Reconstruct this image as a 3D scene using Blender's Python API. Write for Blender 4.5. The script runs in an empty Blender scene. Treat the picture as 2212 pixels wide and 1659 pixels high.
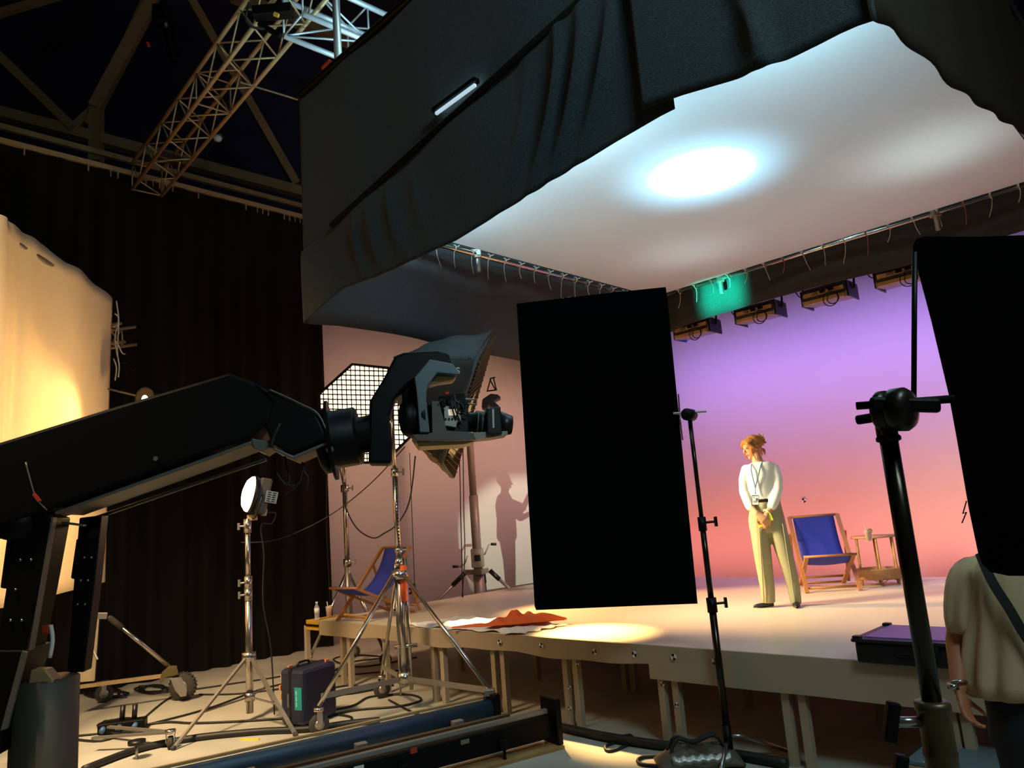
import bpy, bmesh, math, random
from mathutils import Vector, Matrix
random.seed(7)
PI = math.pi
SC = bpy.context.scene
COL = SC.collection

# ---------------------------------------------------------------- camera
W, H, FPX = 2212.0, 1659.0, 1620.0
PITCH, ROLL, CZ = math.radians(10.2), math.radians(4.4), 1.75
_r0 = Vector((1, 0, 0)); FW = Vector((0, math.cos(PITCH), math.sin(PITCH))); _u0 = Vector((0, -math.sin(PITCH), math.cos(PITCH)))
RT = _r0 * math.cos(ROLL) - _u0 * math.sin(ROLL); UP = _u0 * math.cos(ROLL) + _r0 * math.sin(ROLL)
CAM = Vector((0, 0, CZ))
cd = bpy.data.cameras.new('camera'); co = bpy.data.objects.new('camera', cd); COL.objects.link(co)
m3 = Matrix((RT, UP, -FW)).transposed(); co.matrix_world = Matrix.Translation(CAM) @ m3.to_4x4()
cd.sensor_fit = 'HORIZONTAL'; cd.sensor_width = 36.0; cd.lens = FPX / W * 36.0; cd.clip_end = 200; cd.clip_start = .05
SC.camera = co
# ---------------------------------------------------------------- view, world
SC.view_settings.view_transform = 'Standard'; SC.view_settings.look = 'None'
SC.view_settings.gamma = 1; SC.view_settings.exposure = 0.0; SC.view_settings.use_curve_mapping = False
wd = bpy.data.worlds.new('hall_ambient'); SC.world = wd; wd.use_nodes = True
wd.node_tree.nodes['Background'].inputs[0].default_value = (.90, .72, .62, 1); wd.node_tree.nodes['Background'].inputs[1].default_value = .026

# ---------------------------------------------------------------- measuring helpers: a sight line met with a real plane
def ray(x, y): return FW + RT * ((x - W / 2) / FPX) - UP * ((y - H / 2) / FPX)
def at(x, y, d): return CAM + ray(x, y) * d
def onz(x, y, z=0.0):
    v = ray(x, y); return CAM + v * ((z - CZ) / v.z)
def plane(p, n):
    p = Vector(p); n = Vector(n).normalized()
    def f(x, y, o=0.0):
        v = ray(x, y); return CAM + v * (((p - CAM).dot(n) + o) / v.dot(n))
    f.n = n
    return f
def facing(p):
    p = Vector(p); n = Vector((p.x, p.y, 0)); return plane(p, n)
def through(a, b):
    d = Vector(b) - Vector(a); n = Vector((-d.y, d.x, 0)); return plane(a, n)
VV = Vector((.714, -.700, 0)).normalized(); UU = Vector((-VV.y, VV.x, 0))
def S(u, v, z): return UU * u + VV * v + Vector((0, 0, z))
ZS = .72

# ---------------------------------------------------------------- lights
def look(o, tgt):
    o.rotation_euler = (Vector(tgt) - o.location).to_track_quat('-Z', 'Y').to_euler()
def spot(name, loc, tgt, power, col, ang=40, blend=.5, rad=.08):
    l = bpy.data.lights.new(name, 'SPOT'); l.energy = power; l.color = col; l.spot_size = math.radians(ang); l.spot_blend = blend; l.shadow_soft_size = rad
    o = bpy.data.objects.new(name, l); COL.objects.link(o); o.location = loc; look(o, tgt); return o
def area(name, loc, tgt, power, col, sx=1, sy=None, spread=180):
    l = bpy.data.lights.new(name, 'AREA'); l.energy = power; l.color = col; l.shape = 'RECTANGLE'; l.size = sx; l.size_y = sy or sx; l.spread = math.radians(spread)
    o = bpy.data.objects.new(name, l); COL.objects.link(o); o.location = loc; look(o, tgt); return o
def point(name, loc, power, col, rad=.1):
    l = bpy.data.lights.new(name, 'POINT'); l.energy = power; l.color = col; l.shadow_soft_size = rad
    o = bpy.data.objects.new(name, l); COL.objects.link(o); o.location = loc; return o
ICE = (.42, .80, 1.0)
# lamps standing over the diffusion silk
spot('silk_lamp', S(5.58, -2.99, 5.6), S(5.58, -2.99, 4.6), 1500, ICE, 46, .8, .10)
spot('silk_lamp', S(5.58, -2.99, 5.5), S(5.58, -2.99, 4.6), 170, (.28, .70, 1.0), 92, 1.0, .10)
spot('silk_lamp', S(7.0, -1.55, 5.7), S(6.93, -1.55, 4.6), 42, (.74, .97, .95), 80, 1, .3)
spot('silk_lamp', S(7.3, -4.2, 5.7), S(7.3, -4.2, 4.6), 22, (.70, .93, 1.0), 80, 1, .3)
for vv in (-4.9, -3.2, -1.5):
    point('silk_edge_lamp', S(3.9, vv, 5.15), 100, ICE, .12)
spot('silk_wash_lamp', S(6.4, -3, 7.6), S(6.4, -3, 4.6), 100, (.72, .95, 1.0), 110, .6, .3)
# cyclorama: purple fixtures above, pink ground row behind the stage edge
LAMPV = (-5.39, -4.42, -3.49, -2.6)
for vv in (-6.4,) + LAMPV + (-1.6, -.4):
    area('cyclorama_top_lamp', S(9.50, vv, 4.12), S(10.9, vv, 2.4), 17, (.40, .24, 1.0), .5, .2)
for vv in (-6.5, -4.2, -1.9, .4):
    area('cyclorama_ground_row', S(10.0, vv, .62), S(10.9, vv, 1.9), 19, (1.0, .24, .19), 2.2, .15)
# added spot without a fixture, warming the coved left wall
spot('wall_fill', S(8.9, -6.3, 4.35), S(8.0, -11.1, 1.6), 420, (1.0, .56, .36), 100, .8, .3)
# low warm key through the softbox side, small hard lamp making the hot pools on the deck
KEY = S(5.6, -8.3, 3.0)
spot('sunset_key', KEY, S(7.0, -4.4, .7), 2600, (1.0, .55, .22), 44, .6, .10)
area('softbox_glow', at(1012, 880, 7.35), S(7.1, -3.6, 1.4), 40, (1.0, .88, .58), .5, 1.0, 60)
spot('deck_spot', at(1095, 912, 8.2), onz(1275, 1366, ZS), 3600, (1.0, .62, .22), 26, 1, .05)
spot('cloth_spot', at(1095, 912, 8.2), onz(1030, 1346, ZS), 2600, (1.0, .72, .34), 18, .7, .05)
# narrow white beam from off the right side: throws the crew member's shadow on the wall
spot('follow_spot', S(3.8, 0, 1.6), S(9.85, -9.5, 1.35), 3300, (.95, 1.0, .74), 13, .45, .02)
# added unseen lamp for the teal led reflection on the far drape
gl = area('added_teal_patch', at(1330, 900, 7.4), S(8.73, -4.62, 4.42), 12, (.0, .9, .62), .55, .36, 6)
# added unseen fill: cool lamps high near the camera, a warm one at left
area('cool_hall_fill', (2.6, -.6, 6.2), (.9, 4.4, 1.2), 150, (.62, .92, 1.0), 1.8, 1.2)
spot('drape_fill', (2.5, .2, 5.6), S(3.33, -2.0, 4.4), 150, (.60, .90, 1.0), 62, .9, .3)  # unseen spot added to lighten the near drape
area('warm_hall_fill', (-4.2, 3.6, 6.8), (-3.7, 7.3, 0), 130, (1.0, .74, .44), 1.2, 1.2, 58)
# ---------------------------------------------------------------- mesh collector
class MB:
    def __init__(s): s.v = []; s.f = []; s.m = []; s.cur = 0
    def add(s, vs, fs):
        b = len(s.v); s.v += [Vector(p) for p in vs]
        for f in fs: s.f.append(tuple(b + i for i in f)); s.m.append(s.cur)
        return s
    def box(s, c, sz, rot=None, bev=0):
        c = Vector(c); hx, hy, hz = (k / 2 for k in sz); rot = rot or Matrix.Identity(3)
        vs = [c + rot @ Vector((x * hx, y * hy, z * hz)) for x in (-1, 1) for y in (-1, 1) for z in (-1, 1)]
        return s.add(vs, [(0, 1, 3, 2), (4, 6, 7, 5), (0, 4, 5, 1), (2, 3, 7, 6), (0, 2, 6, 4), (1, 5, 7, 3)])
    def bar(s, a, b, w, h=None, up=(0, 0, 1)):
        a = Vector(a); b = Vector(b); h = h or w; d = (b - a).normalized(); up = Vector(up)
        if abs(d.dot(up)) > .98: up = Vector((0, 1, 0))
        x = d.cross(up).normalized(); y = x.cross(d)
        vs = [p + x * (i * w / 2) + y * (j * h / 2) for p in (a, b) for i, j in ((-1, -1), (1, -1), (1, 1), (-1, 1))]
        return s.add(vs, [(0, 1, 2, 3), (7, 6, 5, 4), (0, 4, 5, 1), (1, 5, 6, 2), (2, 6, 7, 3), (3, 7, 4, 0)])
    def cyl(s, a, b, r, r1=None, n=14):
        a = Vector(a); b = Vector(b); r1 = r if r1 is None else r1
        d = (b - a).normalized(); x = d.orthogonal().normalized(); y = d.cross(x)
        vs = [p + (x * math.cos(2 * PI * i / n) + y * math.sin(2 * PI * i / n)) * q for p, q in ((a, r), (b, r1)) for i in range(n)]
        fs = [(i, (i + 1) % n, n + (i + 1) % n, n + i) for i in range(n)] + [tuple(range(n - 1, -1, -1)), tuple(range(n, 2 * n))]
        return s.add(vs, fs)
    def tube(s, pts, r, n=8, sub=0, closed=False):
        pts = [Vector(p) for p in pts]
        if sub: pts = crom(pts, sub, closed)
        rs = r if isinstance(r, (list, tuple)) else [r] * len(pts)
        if len(rs) != len(pts): rs = [rs[min(len(rs) - 1, int(i * len(rs) / len(pts)))] for i in range(len(pts))]
        k = len(pts); rings = []; x = None
        for i, p in enumerate(pts):
            if closed: d = pts[(i + 1) % k] - pts[i - 1]
            else: d = pts[min(i + 1, k - 1)] - pts[max(i - 1, 0)]
            d = d.normalized() if d.length > 1e-9 else Vector((0, 0, 1))
            x = d.orthogonal().normalized() if x is None else (x - d * x.dot(d))
            x = x.normalized() if x.length > 1e-6 else d.orthogonal().normalized()
            y = d.cross(x); rings.append([p + (x * math.cos(2 * PI * j / n) + y * math.sin(2 * PI * j / n)) * rs[i] for j in range(n)])
        return s.loft(rings, not closed, closed)
    def loft(s, rings, caps=True, closed=False):
        n = len(rings[0]); k = len(rings); vs = [p for r in rings for p in r]; fs = []
        for i in range(k if closed else k - 1):
            for j in range(n):
                a = i * n; b = ((i + 1) % k) * n; fs.append((a + j, a + (j + 1) % n, b + (j + 1) % n, b + j))
        if caps: fs += [tuple(range(n - 1, -1, -1)), tuple(range((k - 1) * n, k * n))]
        return s.add(vs, fs)
    def chain(s, pts, rs, n=12, sub=3):
        """rounded limb: tube with hemispherical ends"""
        pts = [Vector(p) for p in pts]; P = []; Q = []
        for i in range(len(pts) - 1):
            for t in range(sub):
                q = t / sub; P.append(pts[i].lerp(pts[i + 1], q)); Q.append(rs[i] + (rs[i + 1] - rs[i]) * q)
        P.append(pts[-1]); Q.append(rs[-1])
        d0 = (P[0] - P[1]).normalized(); d1 = (P[-1] - P[-2]).normalized()
        pre = [(P[0] + d0 * Q[0] * math.sin(a), Q[0] * math.cos(a)) for a in (1.4, 1.0, .5)]
        post = [(P[-1] + d1 * Q[-1] * math.sin(a), Q[-1] * math.cos(a)) for a in (.5, 1.0, 1.4)]
        al = pre + list(zip(P, Q)) + post
        return s.tube([a for a, _ in al], [b for _, b in al], n)
    def prism(s, poly, off):
        poly = [Vector(p) for p in poly]; off = Vector(off); n = len(poly)
        vs = poly + [p + off for p in poly]
        return s.add(vs, [tuple(range(n)), tuple(range(2 * n - 1, n - 1, -1))] + [(i, n + i, n + (i + 1) % n, (i + 1) % n) for i in range(n)])
    def grid(s, nu, nv, fn, skip=None, cu=False):
        vs = [fn(i / nu, j / nv) for i in range(nu + 1) for j in range(nv + 1)]; fs = []
        for i in range(nu):
            for j in range(nv):
                if skip and skip((i + .5) / nu, (j + .5) / nv): continue
                a = i * (nv + 1) + j; fs.append((a, a + nv + 1, a + nv + 2, a + 1))
        return s.add(vs, fs)
    def ball(s, c, r, nu=16, nv=10, rot=None):
        c = Vector(c); r = (r, r, r) if not hasattr(r, '__len__') else r; rot = rot or Matrix.Identity(3)
        vs = [c + rot @ Vector((0, 0, -r[2]))]
        for j in range(1, nv):
            t = -PI / 2 + PI * j / nv
            for i in range(nu):
                a = 2 * PI * i / nu; vs.append(c + rot @ Vector((r[0] * math.cos(t) * math.cos(a), r[1] * math.cos(t) * math.sin(a), r[2] * math.sin(t))))
        vs.append(c + rot @ Vector((0, 0, r[2]))); L = len(vs) - 1; fs = []
        for i in range(nu):
            fs.append((0, 1 + (i + 1) % nu, 1 + i)); fs.append((L, L - nu + i, L - nu + (i + 1) % nu))
            for j in range(nv - 2):
                a = 1 + j * nu; fs.append((a + i, a + (i + 1) % nu, a + nu + (i + 1) % nu, a + nu + i))
        return s.add(vs, fs)
    def lathe(s, base, prof, n=16, axis=(0, 0, 1)):
        base = Vector(base); d = Vector(axis).normalized(); x = d.orthogonal().normalized(); y = d.cross(x)
        return s.loft([[base + d * z + (x * math.cos(2 * PI * i / n) + y * math.sin(2 * PI * i / n)) * r for i in range(n)] for r, z in prof])
    def torus(s, c, R, r, axis=(0, 0, 1), n=24, k=8):
        c = Vector(c); d = Vector(axis).normalized(); x = d.orthogonal().normalized(); y = d.cross(x)
        return s.tube([c + (x * math.cos(2 * PI * i / n) + y * math.sin(2 * PI * i / n)) * R for i in range(n)], r, k, closed=True)
    def build(s, name, mat, parent=None, smooth=False, origin=None, bevel=0, thick=0, sub=0):
        if parent is not None: org = Vector(parent.get('_o', (0, 0, 0)))
        elif origin is not None: org = Vector(origin)
        else:
            xs = [p.x for p in s.v]; ys = [p.y for p in s.v]; zs = [p.z for p in s.v]
            org = Vector(((min(xs) + max(xs)) / 2, (min(ys) + max(ys)) / 2, min(zs)))
        me = bpy.data.meshes.new(name); me.from_pydata([p - org for p in s.v], [], s.f)
        bm = bmesh.new(); bm.from_mesh(me); bmesh.ops.recalc_face_normals(bm, faces=bm.faces); bm.to_mesh(me); bm.free()
        for m_ in (mat if isinstance(mat, (list, tuple)) else [mat]): me.materials.append(m_)
        me.polygons.foreach_set('material_index', s.m)
        if smooth: me.polygons.foreach_set('use_smooth', [True] * len(me.polygons))
        o = bpy.data.objects.new(name, me); COL.objects.link(o); o['_o'] = tuple(org)
        if parent is not None: o.parent = parent
        else: o.location = org
        if thick:
            md = o.modifiers.new('thickness', 'SOLIDIFY'); md.thickness = thick; md.offset = 0
        if bevel:
            md = o.modifiers.new('bevel', 'BEVEL'); md.width = bevel; md.segments = 2; md.limit_method = 'ANGLE'
        if sub:
            md = o.modifiers.new('subdivision', 'SUBSURF'); md.levels = sub; md.render_levels = sub
        return o
def crom(p, k, closed=False):
    out = []; n = len(p)
    for i in range(n if closed else n - 1):
        a = p[(i - 1) % n] if closed else p[max(i - 1, 0)]; b = p[i]; c = p[(i + 1) % n]; d = p[(i + 2) % n] if closed else p[min(i + 2, n - 1)]
        for t in range(k):
            q = t / k; out.append(.5 * ((2 * b) + (c - a) * q + (2 * a - 5 * b + 4 * c - d) * q * q + (3 * b - a - 3 * c + d) * q ** 3))
    if not closed: out.append(p[-1])
    return out
def lerp_tab(tab, x):
    if x <= tab[0][0]: return tab[0][1]
    for (a, b), (c, d) in zip(tab, tab[1:]):
        if x <= c: return b + (d - b) * (x - a) / (c - a)
    return tab[-1][1]
def tag(o, label, cat, group=None):
    o['label'] = label; o['category'] = cat
    if group: o['group'] = group
    return o
def thing(name, label, cat, loc=(0, 0, 0), group=None):
    o = bpy.data.objects.new(name, None); COL.objects.link(o); o.location = loc; o['_o'] = tuple(Vector(loc)); o.empty_display_size = .1
    return tag(o, label, cat, group)
def struct(o): o['kind'] = 'structure'; return o
def copy_tree(o, parent=None):
    c = o.copy(); COL.objects.link(c); c.parent = parent
    for ch in [k for k in COL.objects if k.parent == o]: copy_tree(ch, c)
    return c

# ---------------------------------------------------------------- materials
def lin(h):
    if not isinstance(h, str): return tuple(h)
    h = h.lstrip('#'); return tuple((c / 12.92 if c <= .04045 else ((c + .055) / 1.055) ** 2.4) for c in (int(h[i:i + 2], 16) / 255 for i in (0, 2, 4)))
def mat(name, col, rough=.6, metal=0, var=.12, vs=6, bump=0, bs=60, spec=.5, sheen=0, stretch=None, trans=0, alpha=1):
    m = bpy.data.materials.new(name); m.use_nodes = True; nt = m.node_tree; b = nt.nodes['Principled BSDF']; c = lin(col)
    tc = nt.nodes.new('ShaderNodeTexCoord'); mp = nt.nodes.new('ShaderNodeMapping'); nt.links.new(tc.outputs['Object'], mp.inputs[0])
    if stretch: mp.inputs['Scale'].default_value = stretch
    nz = nt.nodes.new('ShaderNodeTexNoise'); nz.inputs['Scale'].default_value = vs; nz.inputs['Detail'].default_value = 4; nt.links.new(mp.outputs[0], nz.inputs['Vector'])
    mx = nt.nodes.new('ShaderNodeMix'); mx.data_type = 'RGBA'
    mx.inputs[6].default_value = (*[k * (1 - var) for k in c], 1); mx.inputs[7].default_value = (*[min(1, k * (1 + var)) for k in c], 1)
    nt.links.new(nz.outputs[0], mx.inputs[0]); nt.links.new(mx.outputs[2], b.inputs['Base Color'])
    b.inputs['Roughness'].default_value = rough; b.inputs['Metallic'].default_value = metal; b.inputs['Specular IOR Level'].default_value = spec
    if sheen: b.inputs['Sheen Weight'].default_value = sheen
    if trans: b.inputs['Transmission Weight'].default_value = trans
    if bump:
        n2 = nt.nodes.new('ShaderNodeTexNoise'); n2.inputs['Scale'].default_value = bs; n2.inputs['Detail'].default_value = 3; nt.links.new(mp.outputs[0], n2.inputs['Vector'])
        bp = nt.nodes.new('ShaderNodeBump'); bp.inputs['Strength'].default_value = bump; bp.inputs['Distance'].default_value = .01
        nt.links.new(n2.outputs[0], bp.inputs['Height']); nt.links.new(bp.outputs[0], b.inputs['Normal'])
    return m
def emit(name, col, st):
    m = bpy.data.materials.new(name); m.use_nodes = True; nt = m.node_tree; b = nt.nodes['Principled BSDF']
    b.inputs['Base Color'].default_value = (.8, .8, .8, 1); b.inputs['Emission Color'].default_value = (*lin(col), 1); b.inputs['Emission Strength'].default_value = st; return m
BLK = mat('matt_black_cloth', '#16150f', .95, var=.5, vs=120, bump=.4, bs=400, spec=.1)
DUV = mat('black_duvetyn', '#303a3c', .95, var=.95, vs=75, bump=.8, bs=220, spec=.12, sheen=.15)
DUVB = mat('charcoal_drape', '#3b3735', .9, var=.35, vs=40, bump=.3, bs=200, spec=.1)
CURT = mat('black_stage_curtain', '#15110c', .9, var=.45, vs=5, bump=.3, bs=100, spec=.15, stretch=(3, 3, .25))
BOARD = mat('black_foam_board', '#040405', .9, var=.3, vs=30, spec=.05)
RIG = mat('black_painted_steel', '#060504', .5, var=.3, vs=8, bump=.05, bs=120, spec=.2)
RIGG = mat('grey_anodised_plate', '#6f6a60', .5, .3, var=.12, vs=10)
PLAST = mat('black_plastic', '#101010', .4, var=.2, vs=30, spec=.4)
RUB = mat('grey_rubber', '#3b362f', .85, var=.3, vs=40, bump=.3, bs=80)
CHR = mat('polished_steel', '#b9b2a8', .22, .95, var=.1, vs=12)
ALU = mat('brushed_aluminium', '#a9a299', .42, .8, var=.12, vs=14)
TRUSS = mat('weathered_truss_aluminium', '#b5986c', .5, .35, var=.18, vs=14)
TRUSB = mat('silver_truss_aluminium', '#c9d0d2', .45, .4, var=.12, vs=14)
BEAM = mat('painted_steel_beam', '#8a6a40', .8, var=.3, vs=6)
CONC = mat('worn_concrete', '#aea797', .62, var=.5, vs=1.1, bump=.12, bs=25, spec=.4)
DECK = mat('white_painted_deck', '#d2c5ab', .40, var=.05, vs=2.5, bump=.02, bs=30, spec=.5)
FASC = mat('tan_painted_fascia', '#a8957a', .6, var=.08, vs=5)
CYC = mat('white_cyclorama_paint', '#d9d2cf', .85, var=.02, vs=1.5, spec=.2)
YEL = mat('yellow_edge_paint', '#c79a2b', .55, var=.15, vs=14)
MUS = mat('unbleached_muslin', '#e9d3ac', .85, var=.06, vs=6, bump=.2, bs=160, spec=.1)
WOOD = mat('varnished_beech', '#a9703a', .45, var=.25, vs=7, stretch=(8, 8, 1.2), bump=.05)
RATT = mat('rattan', '#b98a55', .55, var=.3, vs=40, bump=.4, bs=90)
BLUE = mat('royal_blue_canvas', '#2a37a0', .8, var=.15, vs=60, bump=.2, bs=300)
ORNG = mat('orange_cloth', '#e0622a', .8, var=.12, vs=20, bump=.2, bs=120)
WHCL = mat('white_cotton_cloth', '#eae4da', .85, var=.05, vs=20, bump=.2, bs=120)
SKIN = mat('skin', '#d99a6c', .5, var=.08, vs=14, spec=.35)
SKIN2 = mat('tanned_skin', '#b06a48', .5, var=.1, vs=14, spec=.35)
CREAM = mat('cream_blouse_cotton', '#f3ead6', .8, var=.03, vs=12, bump=.1, bs=120)
OLIV = mat('olive_trouser_cotton', '#9a9068', .8, var=.12, vs=5, bump=.15, bs=90)
HAIR = mat('strawberry_blonde_hair', '#b5702c', .5, var=.4, vs=30, bump=.5, bs=60)
SHOE = mat('black_shoe_leather', '#14130f', .4, var=.2)
BEIG = mat('beige_jersey', '#c8ab82', .85, var=.12, vs=8, bump=.15, bs=200)
NAVY = mat('navy_suitcase_shell', '#1d2238', .45, var=.2, vs=12, bump=.1)
TEAL = mat('teal_sticker', '#1f8f8a', .5, var=.1)
WHT = mat('white_plastic', '#e8e4da', .5, var=.04)
RED = mat('red_plastic', '#c23a20', .5, var=.1)
GLASS = mat('clear_plastic', '#e8e8ea', .08, var=.02, trans=.85)
_g = GLASS.node_tree.nodes['Principled BSDF']; _g.inputs['Transmission Weight'].default_value = 0; _g.inputs['Alpha'].default_value = .28
AMBER = mat('amber_drink', '#c9781f', .2, var=.4, vs=40)
GLASS.node_tree.nodes['Principled BSDF'].inputs['IOR'].default_value = 1.08
SOFT = mat('softbox_fabric', '#4a4f50', .75, var=.15, vs=10, bump=.25, bs=60)
HONEY = mat('brown_honeycomb_grid', '#5a4122', .8, var=.2, vs=20)
PURP = mat('purple_plastic_lid', '#76549c', .4, var=.06)
STRAP = mat('dark_webbing', '#1f1c17', .8, var=.2)
CABLE = mat('black_rubber_cable', '#191612', .55, var=.25, vs=20)
ROPE = mat('pale_rope', '#cbbfa8', .8, var=.15, vs=60)
WARM = emit('warm_led', (1, .70, .34), 14)
PANEL = emit('warm_led_diffuser', (1, .72, .38), 5)
WARMH = emit('warm_lamp_lens', (1, .78, .36), 12)
ROOF = mat('dark_roof_sheet', '#3a3148', .9, var=.3, vs=3)

# ================================================================ STRUCTURE
b = MB(); b.box((0, 9, -.05), (40, 34, .1)); struct(b.build('floor', CONC))
b = MB(); b.box((0, 9, 16.05), (40, 34, .1)); ceil = struct(b.build('ceiling', ROOF, origin=(0, 9, 16)))
# cyclorama wall with a coved corner
path = [(6.3, -11.15), (6.8, -11.15), (7.4, -11.15)]
Rc = 3.2
for k in range(13):
    a = PI / 2 * k / 12; path.append((10.9 - Rc + Rc * math.sin(a), -11.15 + Rc - Rc * math.cos(a)))
path += [(10.9, -6), (10.9, -3), (10.9, 0), (10.9, 5.5)]
b = MB(); fr = []
b.grid(len(path) - 1, 1, lambda s, t: S(*path[round(s * (len(path) - 1))], 7.0 * t))
wb = struct(b.build('wall_back', CYC, smooth=True, thick=.08))
# hall wall far behind the curtain
b = MB(); b.box((-2, 19.5, 8), (36, .2, 16)); struct(b.build('wall_far', ROOF))
b = MB(); b.box((-13, 9, 8), (.2, 30, 16)); struct(b.build('wall_left', ROOF))
# roof steel under the ceiling: px endpoints, distance, thickness
rp = plane((-4.2, 14.2, 0), (-.36, .93, 0))
for i, (x0, y0, x1, y1, w) in enumerate([(-40, 40, 130, -10, .12), (-30, 95, 158, 278, .16), (335, -10, 205, 235, .22), (318, -10, 190, 270, .12), (208, 225, 208, 350, .2), (-60, 228, 660, 418, .2), (402, -20, 640, 398, .16), (500, -10, 760, 92, .22), (150, 285, 205, 235, .14)]):
    b = MB(); b.bar(rp(x0, y0, i * .02), rp(x1, y1, i * .02), w, w); b.build('roof_beam', BEAM, ceil)

# ================================================================ STAGE
st = thing('stage_platform', 'low white painted stage on tan legs filling the middle of the hall', 'stage', S(7.3, -4, 0))
U0, U1, V0, V1 = 4.97, 9.78, -8.46, 1.6
b = MB()
def bx(b, u0, u1, v0, v1, z0, z1):
    return b.add([S(u, v, z) for u in (u0, u1) for v in (v0, v1) for z in (z0, z1)], [(0, 1, 3, 2), (4, 6, 7, 5), (0, 4, 5, 1), (2, 3, 7, 6), (0, 2, 6, 4), (1, 5, 7, 3)])
bx(MB(), 0, 1, 0, 1, 0, 1)
b = bx(MB(), U0, U1, V0, V1, .64, ZS); deck = b.build('deck', DECK, st)
# fascia cloth along the front, uneven lower hem
def fas(v0, v1, h, amp):
    b = MB(); n = 40
    b.grid(n, 1, lambda s, t: S(U0 - .012, v0 + (v1 - v0) * s, ZS - .002 - t * (h + amp * math.sin(s * 17) + amp * .6 * math.sin(s * 41 + 1))))
    return b.build('fascia', FASC, st, thick=.012)
fas(V0 + .02, -3.62, .155, .012); fas(-3.62, V1, .245, .002)
b = bx(MB(), U0 - .01, U0 + .55, V0 - .30, V0 - .004, .60, .715); yb = b.build('yellow_edge_board', YEL, st)
b = bx(MB(), U0 - .022, U0 - .008, V0 - .301, V0, .645, .668); b.build('black_stripe', BLK, yb)
b = bx(MB(), U0 + .1, U1, V0 - .16, V0 - .006, .675, .705); b.build('edge_strip', FASC, st)
def leg(u, v, w=.055):
    b = bx(MB(), u - w / 2, u + w / 2, v - w / 2, v + w / 2, 0, .64); return b.build('leg', FASC, st)
def vof(px, py=1500):  # position along the stage front of a pixel column on the fascia plane
    return plane(S(U0 + .05, 0, 0), UU)(px, py).dot(VV)
for px, py in ((665, 1420), (742, 1420), (758, 1420), (836, 1440), (941, 1460), (961, 1465), (1072, 1470), (1092, 1470), (1228, 1490), (1250, 1490), (1436, 1520), (1466, 1520), (1706, 1560), (1742, 1560), (2060, 1560), (2090, 1560)):
    leg(U0 + .05, vof(px, py))
for u in (6.2, 7.4, 8.6, 9.7):
    for v in (-8.3, -7.2, -6.0, -4.9, -4.8, -3.6, -2.4, -2.3, -1.0): leg(u, v + .1 * math.sin(u * 7 + v))
# tracking markers: white card with black quarters
def marker(c, nrm, r=.028, rot=0, parent=None):
    n = Vector(nrm).normalized(); x = n.cross(Vector((0, 0, 1))).normalized(); y = x.cross(n); c = Vector(c) + n * .004
    b = MB(); b.cyl(c, c + n * .002, r, n=16); b.cur = 1
    for q in (0, PI):
        b.prism([c + n * .003] + [c + n * .003 + (x * math.cos(a) + y * math.sin(a)) * r * .92 for a in (rot + q + k * PI / 8 for k in range(5))], n * .001)
    return b.build('tracking_marker', [WHT, PLAST], parent)
fp_ = plane(S(U0 - .025, 0, 0), UU)
for i, (x, y) in enumerate(((1080, 1387), (1170, 1394), (1285, 1408), (1371, 1413), (1456, 1419), (1545, 1429))): marker(fp_(x, y), -UU, .026, .4 + i * .8, st)
lp_ = plane(S(U0 + .02, 0, 0), UU)
for i, (x, y) in enumerate(((1231, 1485), (1248, 1434), (1432, 1477), (1463, 1522), (1232, 1530))): marker(lp_(x, y), -UU, .018, .8 * i, st)
marker(plane(S(10.85, 0, 0), UU)(1737, 1081), -UU, .035, .3, wb)

# ================================================================ BLACK CURTAIN + TRACK
ZT = 7.15
c0, c1 = S(1.0, -10.95, ZT), S(6.62, -10.95, ZT)
f0, f1 = S(1.0, -10.95, .01), S(6.62, -10.95, .01)
def cur(s, t):
    top = c0.lerp(c1, s); bot = f0.lerp(f1, s); p = top.lerp(bot, t); d = (f1 - f0).normalized(); n = Vector((-d.y, d.x, 0))
    x = s * (f1 - f0).length
    a = .035 + .03 * t
    return p + n * a * (math.sin(x * 19 + 1.2 * math.sin(x * 3.1)) + .6 * math.sin(x * 7.3 + t)) * (.35 if t < .01 else 1) + Vector((0, 0, -.05 if t < .01 else 0))
b = MB(); b.grid(260, 10, cur)
tag(b.build('stage_curtain', CURT, smooth=True), 'tall pleated black curtain closing off the left side of the hall', 'curtain')
tr = thing('curtain_track', 'long thin metal curtain track running above the black curtain', 'curtain track', c0)
e = (c1 - c0); ZU = Vector((0, 0, 1))
b = MB(); b.bar(c0 - e * .1, c1 + e * .02, .05, .07); b.build('rail', TRUSS, tr)
b = MB(); b.bar(c0 - e * .1 + Vector((0, .35, .32)), c1 + e * .02 + Vector((0, .35, .32)), .06, .08); b.build('upper_rail', BEAM, tr)
for i in range(58):
    s = (i + .5) / 58
    if (.40 < s < .56) or s > .8 or i % 4 == 0:
        p = c0.lerp(c1, s); b = MB(); b.cyl(p - ZU * .03, p - ZU * .13, .012, n=6); b.build('glider', TRUSS, tr)

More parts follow.
